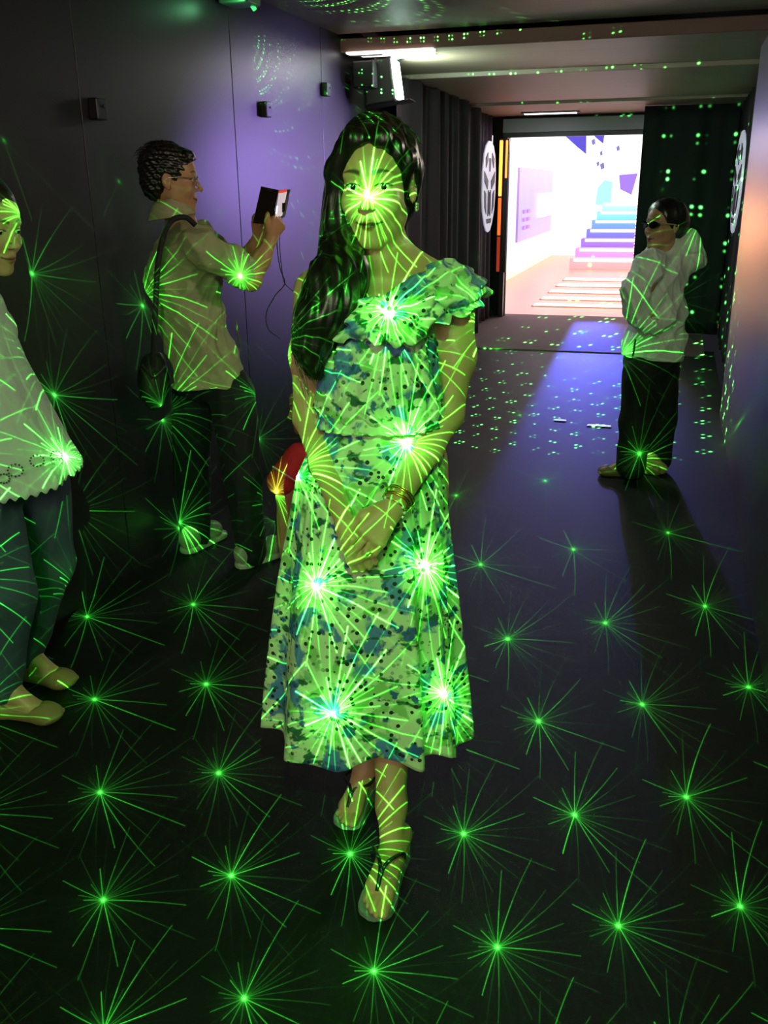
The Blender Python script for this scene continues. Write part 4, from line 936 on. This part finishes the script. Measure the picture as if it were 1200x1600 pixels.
for q in (-1, 1):
    make('temple', tubes([(np.array([MF(q * .058, .028, .006), MF(q * .074, -.02, .008), MF(q * .079, -.075, .006), MF(q * .077, -.095, -.012)]), .0018)], 6), MATS['silver_rim'], gl)
    ls = [MF(q * .033, .030, -.003)] + [MF(q * .033 + .025 * math.cos(t), .030, -.003 + .017 * math.sin(t)) for t in np.linspace(0, 2 * PI, 25)[:-1]]
    me_v = np.array(ls); ff = np.array([(0, 1 + i, 1 + (i + 1) % 24, 0) for i in range(24)])
    MB_ = MB(); MB_.prism([tuple(Wd(x)) for x in ls[1:]], tuple(Wd(MF.M @ np.array([0, .001, 0])))); MB_.build('lens', lens_m, gl)
# jacket
Jk = Body()
P_ = lambda x, y, s=3.81: J(x, y, s)
Jk.ell(P_(293, 395), (.150, .165, .13), None, .06); Jk.ell(P_(287, 435), (.172, .160, .15), None, .06)
Jk.ell(P_(300, 500), (.160, .145, .17), None, .06); Jk.ell(P_(320, 560), (.162, .140, .14), None, .05); Jk.ell(P_(327, 596), (.168, .142, .10), None, .04)
Jk.cap(P_(265, 360), P_(310, 362, 3.78), .055, .05, .04)
Jk.chain([S1 + V3(-.02, 0, .0), S1 * .45 + E1 * .55 + V3(0, 0, .012), E1 + V3(-.01, 0, .012)], [.088, .078, .070], .03); Jk.cap(E1 + V3(-.01, 0, .012), E1 * .72 + W1 * .28, .066, .060, .02)
Jk.chain([S2, S2 * .4 + E2 * .6, E2], [.085, .075, .066], .03); Jk.cap(E2, E2 * .55 + W2 * .45, .064, .054, .02)
Jk.half(P_(320, 603), V3(.02, 0, -1))
Jk.half(E1 * .74 + W1 * .26, (W1 - E1) * 1.0) if False else None
fd = folds(.042, 10, 5, (1, .6, .75)); fd2 = folds(.012, 30, 9, (1, .6, .6))
jv, jf = Jk.mesh(res=.006, smooth=2, disp=lambda p: (fd(p) + fd2(p)) * np.clip((p[:, 2] - .76) * 30, .2, 1))
make('jacket', (jv, jf), M_JACK, man)
col = []; cpts = []
for t in np.linspace(0, 2 * PI, 30): cpts.append((MF(0, -.075, -.105) + V3(.072 * math.cos(t), .068 * math.sin(t), .010 * math.cos(t))))
rows_ = np.array([[c + V3(0, 0, dz) + (c - MF(0, -.075, -.105)) * ex for c in cpts] for dz, ex in ((.030, -.10), (.015, -.02), (-.01, .14), (-.035, .30))])
gf = np.array([(i * 30 + j, i * 30 + j + 1, (i + 1) * 30 + j + 1, (i + 1) * 30 + j) for i in range(3) for j in range(29)])
make('collar', (rows_.reshape(-1, 3), gf), M_JACK, man, solid=.005)
pk = tubes([(spline([P_(368, 500, 3.70), P_(372, 520, 3.68), P_(376, 545, 3.68)], 10), .0035)], 5); make('pocket_seam', pk, mat('jacket_shadow_seam', '5b563f', rough=.9), man)  # darker seam line along the pocket
Tr = Body()
Tr.ell(P_(326, 592, 3.83), (.148, .12, .10), None, .04)
Tr.chain([P_(302, 615, 3.90), P_(300, 735, 3.93), P_(307, 838, 3.96)], [.098, .080, .068], .03)
Tr.chain([P_(362, 615, 3.78), P_(378, 745, 3.75), P_(393, 862, 3.73)], [.100, .082, .070], .03)
fd3 = folds(.012, 16, 3, (1, 1, .5))
make('trousers', Tr.mesh(res=.007, smooth=2, disp=fd3), M_NAVY, man)
M_SNK = mat('grey_sneaker', '98988c', rough=.7, noise=(30, .15)); M_RUB = mat('white_rubber', 'b9b8ae', rough=.6)
for a, b_ in (((288, 866), (343, 838)), ((372, 889), (444, 862))):
    sa, sb = 3.98 if a[0] < 300 else 3.70, None
    fl = lambda x, y: (lambda d: (C0 + d * (-CAM_H / d[2])))(_n(RC @ np.array([x - 600, y - 800, F_PX])))
    w0, w1 = fl(*a), fl(*b_); L0 = V3(w0 @ RT, w0 @ NN, 0); L1 = V3(w1 @ RT, w1 @ NN, 0); dd = _n(L1 - L0); L1 = L0 + dd * .27
    Sh = Body(); shoe(Sh, L0 + V3(0, 0, .018), L1 + V3(0, 0, .018), .044, .085); Sh.cap(L0 + dd * .06 + V3(0, 0, .06), L0 + dd * .07 + V3(0, 0, .10), .038, .034, .02); Sh.half(L0 + V3(0, 0, .012), V3(0, 0, -1))
    s_ = make('sneaker', Sh.mesh(res=.005), M_SNK, man)
    So = Body(); So.cap(L0 + dd * .035 + V3(0, 0, .012), L0 + dd * .235 + V3(0, 0, .012), .042, .049, .01); So.half(L0 + V3(0, 0, .027), V3(0, 0, 1)); So.half(L0 + V3(0, 0, .001), V3(0, 0, -1))
    make('sole', So.mesh(res=.005), M_RUB, s_)
    lc = [(np.array([L0 + dd * u + _n(V3(dd[1], -dd[0], 0)) * q_ * .022 + V3(0, 0, .088 - .16 * (u - .10)) for q_ in (-1, 0, 1)]), .003) for u in (.12, .145, .17)]
    make('lace', tubes(lc, 5), mat('lace_grey', '55564f', rough=.8), s_)
# watch and far wrist
wt = empty('wristwatch', tuple(Wd(E2 * .42 + W2 * .58)), 'metal wristwatch on the far wrist of the man', 'watch')
wc = E2 * .45 + W2 * .55; wa = _n(W2 - E2)
make('band', tubes(ring(wc, wa, .036, .006), 8), mat('steel_band', '8e9288', rough=.3, metal=.8), wt)
sd = _n(np.cross(wa, [0, 0, 1])); sd = sd if sd[1] < 0 else -sd
mb = MB(); pc = wc + sd * .037; mb.tube([tuple(Wd(pc)), tuple(Wd(pc + sd * .008))], .019, 20); mb.build('dial', mat('steel_dial', 'c8cabd', rough=.2, metal=.5), wt)
# thin cord bracelet on the near wrist
make('cord_bracelet', tubes(ring(E1 * .35 + W1 * .65, W1 - E1, .031, .0018), 6), mat('yellow_cord', 'c8b060', rough=.6), man)
# shoulder bag: strap and dark bag at his back
bag = empty('shoulder_bag', tuple(Wd(J(238, 610, 3.72))), 'dark shoulder bag hanging at the back of the man in the khaki jacket', 'bag')
strap_pts = [J(306, 352, 3.66), J(290, 340, 3.625), J(268, 345, 3.61), J(254, 374, 3.605), J(246, 420, 3.60), J(243, 480, 3.62), J(240, 540, 3.66), J(238, 575, 3.69)]
sp_ = spline(strap_pts, 60); tang = np.gradient(sp_, axis=0); wv = np.cross(tang, [0, -1, 0.0]); wv /= np.linalg.norm(wv, axis=1, keepdims=True)
Gs = np.stack([sp_ - wv * .010, sp_ - np.array([0, .004, 0]), sp_ + wv * .010], 1); gf = np.array([(i * 3 + j, i * 3 + j + 1, (i + 1) * 3 + j + 1, (i + 1) * 3 + j) for i in range(59) for j in range(2)])
make('strap', (Gs.reshape(-1, 3), gf), mat('plum_strap', '231a24', rough=.8), bag, solid=.003)
Bg = Body(); Bg.ell(J(240, 597, 3.76), (.062, .12, .115), None, .03); Bg.cap(J(238, 565, 3.74), J(246, 560, 3.82), .03, .03, .03)
make('pouch', Bg.mesh(res=.007, smooth=2, disp=folds(.006, 20, 4)), mat('black_bag', '161216', rough=.7), bag)
make('flap', tubes([(spline([J(222, 570, 3.66), J(240, 588, 3.63), J(258, 572, 3.66)], 12), .006)], 6), mat('bag_trim', '2a2226', rough=.5), bag)
# phone in a flip case: dark cover to the left, white lit phone back to the right
ph = empty('phone', tuple(Wd(J(430, 330, 3.80))), 'phone in an open black flip case held up by the man', 'phone')
c1 = [J(412, 292, 3.84), J(436, 297, 3.80), J(425, 352, 3.80), J(399, 346, 3.84)]
MB().prism([tuple(Wd(p)) for p in [J(408, 291, 3.86), J(435, 297, 3.80), J(425, 350, 3.79), J(395, 349, 3.85)]], tuple(Wd(V3(0, .008, 0)))).build('case_cover', mat('black_leather', '0a0c0b', rough=.3), ph)
MB().prism([tuple(Wd(p)) for p in [J(435, 297, 3.80), J(452, 296, 3.90), J(444, 338, 3.90), J(427, 350, 3.79)]], tuple(Wd(V3(.004, .010, 0)))).build('case_back', MATS['black_leather'], ph)
sc_ = MB().prism([tuple(Wd(p)) for p in [J(435.5, 300, 3.795), J(448, 298.5, 3.87), J(441, 336, 3.87), J(429, 345, 3.785)]], tuple(Wd(V3(.001, .004, 0)))).build('phone_screen', mat('phone_glow', 'e8d8e4', rough=.3, emit='e6d2e2', estr=.55), ph)
MB().prism([tuple(Wd(p)) for p in [J(436, 297.5, 3.792), J(448, 296, 3.866), J(447.4, 300, 3.866), J(435.3, 302, 3.792)]], tuple(Wd(V3(.001, .004, 0)))).build('red_bar', mat('red_bar', 'e8402a', rough=.3, emit='e8402a', estr=.7), ph)
MB().prism([tuple(Wd(p)) for p in [J(432, 322, 3.784), J(434, 322, 3.79), J(432.4, 334, 3.79), J(430.4, 334, 3.784)]], tuple(Wd(V3(.001, .003, 0)))).build('white_icon', mat('icon_white', 'ffffff', emit='ffffff', estr=1.2), ph)
MB().prism([tuple(Wd(p)) for p in [J(441, 317, 3.84), J(447, 317, 3.86), J(446, 330, 3.86), J(441, 332, 3.84)]], tuple(Wd(V3(0, -.006, 0)))).build('case_clasp', MATS['black_leather'], ph)
MB().prism([tuple(Wd(p)) for p in [J(417, 294.5, 3.838), J(425, 296, 3.82), J(424.6, 298, 3.82), J(416.6, 296.5, 3.838)]], tuple(Wd(V3(0, -.001, 0)))).build('cover_slot', mat('slot_grey', '3f443f', rough=.4), ph)
# two cords dangling from the phone
cb = empty('phone_cable', tuple(Wd(J(432, 360, 3.82))), 'thin dark cable hanging in a loop below the phone', 'cable')
make('cord', tubes([(spline([J(433, 345, 3.84), J(433, 385, 3.86), J(438, 420, 3.88), J(445, 443, 3.9), J(430, 462, 3.9), J(416, 490, 3.9), J(420, 515, 3.9), J(440, 530, 3.9)], 40), .0022), (spline([J(436, 345, 3.84), J(437, 385, 3.87), J(441, 425, 3.9), J(446, 444, 3.9), J(470, 462, 3.95), J(500, 470, 4.0)], 30), .0018)], 6), mat('cable_black', '151218', rough=.5), cb)

# ================================================================== the woman in the white jacket
SK_F = skin_mat('skin_olive', 'b0826a', lip='8a4440')
M_WHITE = mat('white_quilted', 'd6d2da', rough=.75, noise=(30, .05), bump=(120, .002))
base = Wd(V3(1.40, 4.93, 0))
fw = empty('person', tuple(base), 'older woman in sunglasses, white hooded jacket and black trousers, arms folded', 'person')
FF = Frame(J(1022, 351, 4.90), yaw=-62, pitch=-3, sc=.98)
B = Body(); head(B, FF, True, nose=1.0)
P_ = lambda x, y, s=4.95: J(x, y, s)
B.cap(FF(0, -.085, -.05), P_(1038, 400), .05, .06, .03); B.ell(P_(1028, 470), (.12, .11, .18), None, .05); B.ell(P_(1018, 565), (.10, .09, .10), None, .05)
S1, E1, W1 = P_(1022, 425, 4.80), P_(990, 487, 4.78), P_(1000, 506, 4.74)
B.chain([S1, E1], [.045, .036], .03); B.chain([E1, W1], [.034, .024], .02)
hand(B, P_(992, 500, 4.76), V3(.09, -.02, -.02), V3(0, -1, .2), V3(0, -.2, 1), curl=.35, sc=.85, thumb=(.4, .3))
for a, b_, c in ((P_(1000, 580), P_(990, 660, 4.88), P_(978, 722, 4.84)), (P_(1035, 580, 5.02), P_(1028, 660, 5.06), P_(1020, 722, 5.05))): B.chain([a, b_, c], [.07, .05, .032], .03)
fl = lambda x, y: (lambda w_: V3(w_ @ RT, w_ @ NN, 0))((lambda d: (C0 + d * (-CAM_H / d[2])))(_n(RC @ np.array([x - 600, y - 800, F_PX]))))
feet = [(fl(997, 745), fl(941, 742)), (fl(1034, 742), fl(992, 738))]
for (h0, t0), an in zip(feet, (P_(978, 722, 4.84), P_(1020, 722, 5.05))): t0 = h0 + _n(t0 - h0) * .22; foot(B, h0 + V3(0, 0, .012), t0 + V3(0, 0, .012), h0 + _n(t0 - h0) * .055 + V3(0, 0, .09), .9)
zc = FF.o[2]
v, f = B.mesh(res=.007, fine=[(2, zc - .12, zc + .10, .003), (0, FF.o[0] - .04, FF.o[0] + .14, .003)])
make('body', (v, f), SK_F, fw, face_attrs(v, FF)); eyes(FF, fw)
H = Body(); H.ell(FF(0, -.092, .045), (.090, .108, .092), FF.M, .02); H.ell(FF(0, -.15, .0), (.072, .062, .085), FF.M, .03); H.ell(FF(0, .05, -.035), (.10, .105, .110), FF.M, .008, '-')
H.ell(FF(-.082, -.075, -.015), (.02, .02, .03), FF.M, .006, '-')
fdh = folds(.010, 30, 8); make('hair', H.mesh(res=.006, smooth=1, disp=lambda p: fdh(p) + .003), M_HAIR, fw)
# sunglasses
sg = empty('sunglasses', tuple(Wd(FF(0, .03, 0))), 'dark wraparound sunglasses with pale arms on the woman in white', 'sunglasses')
for q in (-1, 1):
    ol = [FF(q * .034 + .030 * math.cos(t), .036 - abs(.018 * math.cos(t)) * (1 if q * math.cos(t) > 0 else 0), -.002 + .018 * math.sin(t)) for t in np.linspace(0, 2 * PI, 22)[:-1]]
    MB().prism([tuple(Wd(p)) for p in ol], tuple(Wd(FF.M @ np.array([0, .003, 0])))).build('lens', mat('dark_lens', '080606', rough=.08), sg)
    make('temple', tubes([(np.array([FF(q * .064, .022, .004), FF(q * .077, -.03, .006), FF(q * .081, -.085, .002)]), .0035)], 6), mat('pale_temple', 'c8c890', rough=.3, metal=.6), sg)
make('bridge', tubes([(np.array([FF(-.01, .038, .004), FF(0, .040, .006), FF(.01, .038, .004)]), .002)], 6), MATS['pale_temple'], sg)
Jk = Body()
Jk.ell(P_(1030, 425), (.165, .16, .13), None, .06); Jk.ell(P_(1024, 480), (.172, .165, .17), None, .06); Jk.ell(P_(1020, 535), (.175, .160, .13), None, .05); Jk.cap(P_(1012, 548), P_(1030, 552), .13, .13, .05)
Jk.chain([P_(1018, 412, 4.80), P_(993, 455, 4.77), P_(990, 485, 4.75)], [.085, .082, .066], .03); Jk.cap(P_(990, 483, 4.75), P_(1000, 497, 4.73), .060, .050, .02)
Jk.chain([P_(1045, 412, 5.06), P_(1010, 470, 4.82), P_(992, 492, 4.84)], [.085, .075, .060], .03); Jk.cap(P_(1040, 500, 4.80), P_(1012, 512, 4.74), .055, .045, .03)
Jk.cap(P_(1030, 398), P_(1062, 402), .075, .08, .04)
Jk.chain([P_(1058, 392), P_(1075, 382, 4.96), P_(1090, 402, 4.98)], [.07, .075, .05], .03); Jk.ell(P_(1080, 405), (.075, .12, .07), None, .03)
Jk.half(P_(1018, 559), V3(-.10, 0, -1)); 
fd = folds(.030, 15, 12, (1, .8, .9)); fd2 = folds(.006, 40, 13)
jv, jf = Jk.mesh(res=.006, smooth=1, disp=lambda p: (fd(p) + fd2(p)) * np.clip((p[:, 2] - .66) * 20, .15, 1))
make('jacket', (jv, jf), M_WHITE, fw)
make('jacket_vent', tubes([(spline([P_(993, 530, 4.77), P_(991, 545, 4.77), P_(989, 556, 4.775)], 8), .005)], 5), M_BLACK, fw)
Tr = Body(); Tr.ell(P_(1018, 560), (.155, .13, .12), None, .04)
Tr.chain([P_(1002, 580, 4.88), P_(994, 660, 4.87), P_(986, 726, 4.86)], [.10, .088, .085], .03); Tr.chain([P_(1034, 580, 5.0), P_(1032, 660, 5.04), P_(1028, 716, 5.05)], [.10, .085, .080], .03)
make('trousers', Tr.mesh(res=.007, smooth=2, disp=folds(.010, 15, 6, (1, 1, .4))), mat('black_trousers', '0b0b0c', rough=.85), fw)
M_FLAT = mat('brown_flat', '7c5c46', rough=.5)
for h0, t0 in feet:
    dd = _n(t0 - h0); t0 = h0 + dd * .235; Sh = Body(); shoe(Sh, h0 + V3(0, 0, .004), t0 + V3(0, 0, .004), .042, .052); Sh.ell(h0 + dd * .10 + V3(0, 0, .075), (.075, .04, .042), np.stack([dd, V3(dd[1], -dd[0], 0), V3(0, 0, 1)], 1), .01, '-'); Sh.half(h0 + V3(0, 0, .001), V3(0, 0, -1))
    make('flat_shoe', Sh.mesh(res=.005), M_FLAT, fw)

# ================================================================== the woman at the left edge in a white blouse
SK_L = skin_mat('skin_light', 'c09a76', lip='9a5048')
base = Wd(V3(-1.10, 2.62, 0))
ly = empty('person', tuple(base), 'woman in a flared white blouse and jeans, cut off by the left edge', 'person')
LF = Frame(J(8, 360, 2.62), yaw=66, pitch=12, sc=1.0)
B = Body(); head(B, LF, True, nose=.6); P_ = lambda x, y, s=2.62: J(x, y, s)
B.cap(LF(0, -.085, -.05), V3(-1.14, 2.64, 1.24), .048, .055, .03); B.ell(V3(-1.19, 2.64, 1.12), (.10, .10, .17), None, .05); B.ell(V3(-1.17, 2.64, .85), (.10, .10, .15), None, .05)
B.cap(V3(-1.22, 2.52, 1.20), V3(-1.30, 2.48, .95), .045, .036, .03); B.cap(V3(-1.30, 2.48, .95), V3(-1.30, 2.46, .80), .034, .025, .02)
hand(B, V3(-1.30, 2.46, .80), V3(0, -.05, -1), V3(0, -1, 0), V3(1, 0, 0), curl=.4, sc=.9)
lf = [(fl(-20, 1115), fl(98, 1128)), (fl(30, 1058), fl(118, 1075))]
kn = [(V3(-1.16, 2.56, .75), V3(-1.12, 2.52, .42), V3(-1.15, 2.48, .10)), (V3(-1.06, 2.72, .75), V3(-1.07, 2.74, .42), V3(-1.13, 2.72, .10))]
fe = []
for (h0, t0), (a, b_, c) in zip(lf, kn):
    dd = _n(t0 - h0); h1 = t0 - dd * .235; fe.append((h1, dd)); B.chain([a, b_, h1 + dd * .06 + V3(0, 0, .09)], [.075, .05, .032], .03); foot(B, h1 + V3(0, 0, .012), h1 + dd * .225 + V3(0, 0, .012), h1 + dd * .055 + V3(0, 0, .09), .92)
zc = LF.o[2]
v, f = B.mesh(res=.006, fine=[(2, zc - .12, zc + .06, .0024), (0, LF.o[0] - .08, LF.o[0] + .06, .0028)])
make('body', (v, f), SK_L, ly, face_attrs(v, LF)); eyes(LF, ly, look=(0, -.2))
H = Body(); H.ell(LF(0, -.090, .042), (.088, .106, .096), LF.M, .02); H.chain([LF(0, -.13, 0), V3(-1.24, 2.66, 1.2), V3(-1.25, 2.66, 1.0)], [.08, .07, .04], .03); H.ell(LF(0, .042, -.025), (.072, .098, .100), LF.M, .008, '-')
H.ell(LF(-.085, -.03, -.06), (.03, .05, .06), LF.M, .01, '-')
make('hair', H.mesh(res=.005, smooth=1, disp=lambda p: .002 * np.sin(p[:, 2] * 60 + p[:, 0] * 200)), M_HAIR, ly)
M_BLO = mat('white_blouse', 'c6c8c8', rough=.7, noise=(60, .04))
rows = []
for y, xr, d_ in ((440, -22, .10), (468, -2, .12), (520, 14, .15), (570, 33, .17), (620, 60, .19), (660, 82, .20), (700, 103, .21), (732, 124, .22)):
    z = J(xr, y, 2.62)[2]; rx = J(xr, y, 2.62)[0]; rows.append((z, -1.28 - .05 * d_, rx, 2.62 - d_, 2.62 + d_))
def pl2(a, t): return (.01 + .05 * t) * (.6 * math.sin(8 * a + 1) + .4 * math.sin(13 * a + 2 * t)) * (1 if abs(math.cos(a)) < .98 else .3)
blo = make('blouse', loft(rows, pl2, hem=lambda a: -.035 * max(0, -math.cos(a) * 0 + math.sin(-a) * .9) + .006 * math.sin(44 * a), nt_=240, nz_=60, sup=2.1), M_BLO, ly, solid=.003)
sl = Body(); sl.cap(V3(-1.23, 2.53, 1.20), V3(-1.30, 2.48, 1.0), .07, .08, .03); sl.ell(V3(-1.17, 2.64, 1.17), (.13, .15, .11), None, .04)
make('sleeve', sl.mesh(res=.007, smooth=2, disp=folds(.008, 20, 2)), M_BLO, ly)
mb = MB()       # eyelet embroidery near the hem
for cx, cy, rr in ((24, 735, 12), (58, 720, 11), (88, 712, 9), (6, 748, 9)):
    for k in range(12):
        a = k * PI / 6; x, y = cx + rr * math.cos(a), cy + rr * math.sin(a) * .8
        rgt = J(x, y, 2.41)
        # project onto the blouse front
        mb.sphere(tuple(Wd(J(x, y, 2.62 - .205 * math.sqrt(max(.05, 1 - ((rgt[0] + 1.09) / .26) ** 2))))), .0028, seg=6)
mb.build('eyelet', mat('eyelet_dark', '4a4e4a', rough=.8), blo)
Tr = Body(); Tr.ell(V3(-1.12, 2.64, .80), (.14, .14, .13), None, .04)
for (a, b_, c), (h1, dd) in zip(kn, fe): Tr.chain([a, b_, h1 + dd * .05 + V3(0, 0, .11)], [.098, .078, .060], .03)
make('jeans', Tr.mesh(res=.006, smooth=2, disp=folds(.012, 16, 15, (1, 1, .5))), mat('blue_jeans', '3b4a5e', rough=.85, noise=(14, .3)), ly)
for h1, dd in fe:
    Sh = Body(); shoe(Sh, h1 + V3(0, 0, .004), h1 + dd * .25 + V3(0, 0, .004), .043, .050); Sh.ell(h1 + dd * .10 + V3(0, 0, .078), (.078, .038, .045), np.stack([dd, V3(dd[1], -dd[0], 0), V3(0, 0, 1)], 1), .01, '-'); Sh.half(h1 + V3(0, 0, .001), V3(0, 0, -1))
    s_ = make('ballet_flat', Sh.mesh(res=.005), mat('olive_flat', '8f7a50', rough=.5), ly)
    t0 = h1 + dd * .19 + V3(0, 0, .042); sdv = V3(dd[1], -dd[0], 0)
    make('bow', tubes([(spline([t0, t0 + sdv * .018 + V3(0, 0, .008), t0 + sdv * .016 - dd * .008, t0, t0 - sdv * .018 + V3(0, 0, .008), t0 - sdv * .016 - dd * .008, t0], 20), .0025)], 5), MATS['olive_flat'], s_)

# ================================================================== the child in a red shirt, mostly behind the woman in the dress
SK_C = skin_mat('skin_child', 'a8745a', lip='8a4440')
base = Wd(V3(-.42, 3.75, 0))
ch = empty('person', tuple(base), 'child in a red T-shirt, mostly hidden behind the woman in the dress', 'person')
P_ = lambda x, y, s=3.75: J(x, y, s)
CF = Frame(P_(462, 640), yaw=-72, pitch=6, sc=.86)
B = Body(); head(B, CF, False, nose=.5); B.cap(CF(0, -.085, -.05), P_(487, 705), .038, .045, .02); B.ell(P_(490, 760), (.10, .09, .15), None, .04)
B.chain([P_(468, 716, 3.65), P_(444, 775, 3.62), P_(441, 850, 3.60)], [.038, .031, .023], .02); hand(B, P_(441, 850, 3.60), V3(0, -.05, -1), V3(-1, 0, 0), V3(0, -1, 0), curl=.4, sc=.7)
for q in (-1, 1):
    c = P_(492, 800); B.chain([c + V3(q * .05, 0, 0), V3(c[0] + q * .05, 3.75, .2), V3(c[0] + q * .055, 3.75, .07)], [.055, .04, .026], .02); foot(B, V3(c[0] + q * .055 + .02, 3.77, .012), V3(c[0] + q * .055 - .09, 3.65, .012), V3(c[0] + q * .055, 3.75, .07), .75)
v, f = B.mesh(res=.006, fine=[(2, CF.o[2] - .1, CF.o[2] + .05, .003)]); make('body', (v, f), SK_C, ch, face_attrs(v, CF)); eyes(CF, ch)
H = Body(); H.ell(CF(0, -.088, .045), np.array((.084, .102, .094)) * .86, CF.M, .02); H.ell(CF(0, .045, -.03), np.array((.10, .098, .105)) * .86, CF.M, .008, '-'); make('hair', H.mesh(res=.006), M_HAIR, ch)
M_RED = mat('red_shirt', 'c8262c', rough=.75, noise=(30, .1))
Tr = Body(); Tr.ell(P_(490, 735), (.13, .11, .125), None, .04); Tr.ell(P_(490, 790), (.13, .11, .135), None, .04); Tr.cap(P_(466, 712, 3.66), P_(440, 752, 3.62), .055, .062, .02); Tr.half(P_(434, 764, 3.62), P_(434, 770, 3.62) - P_(462, 720, 3.65), .004) if False else None
make('shirt', Tr.mesh(res=.005, smooth=2, disp=folds(.005, 30, 22)), M_RED, ch)
make('sleeve_stripe', tubes([(np.array(ring(P_(446, 742, 3.62), P_(440, 752, 3.62) - P_(466, 712, 3.66), .0605, .0035)[0][0]), .0035)], 6), mat('stripe_pale', 'd8a8a0', rough=.7), ch)
Tr = Body(); c = P_(492, 810)
for q in (-1, 1): Tr.cap(c + V3(q * .05, 0, 0), V3(c[0] + q * .055, 3.75, .22), .07, .065, .03)
make('shorts', Tr.mesh(res=.007, smooth=2), mat('dark_shorts', '1a1a20', rough=.85), ch)
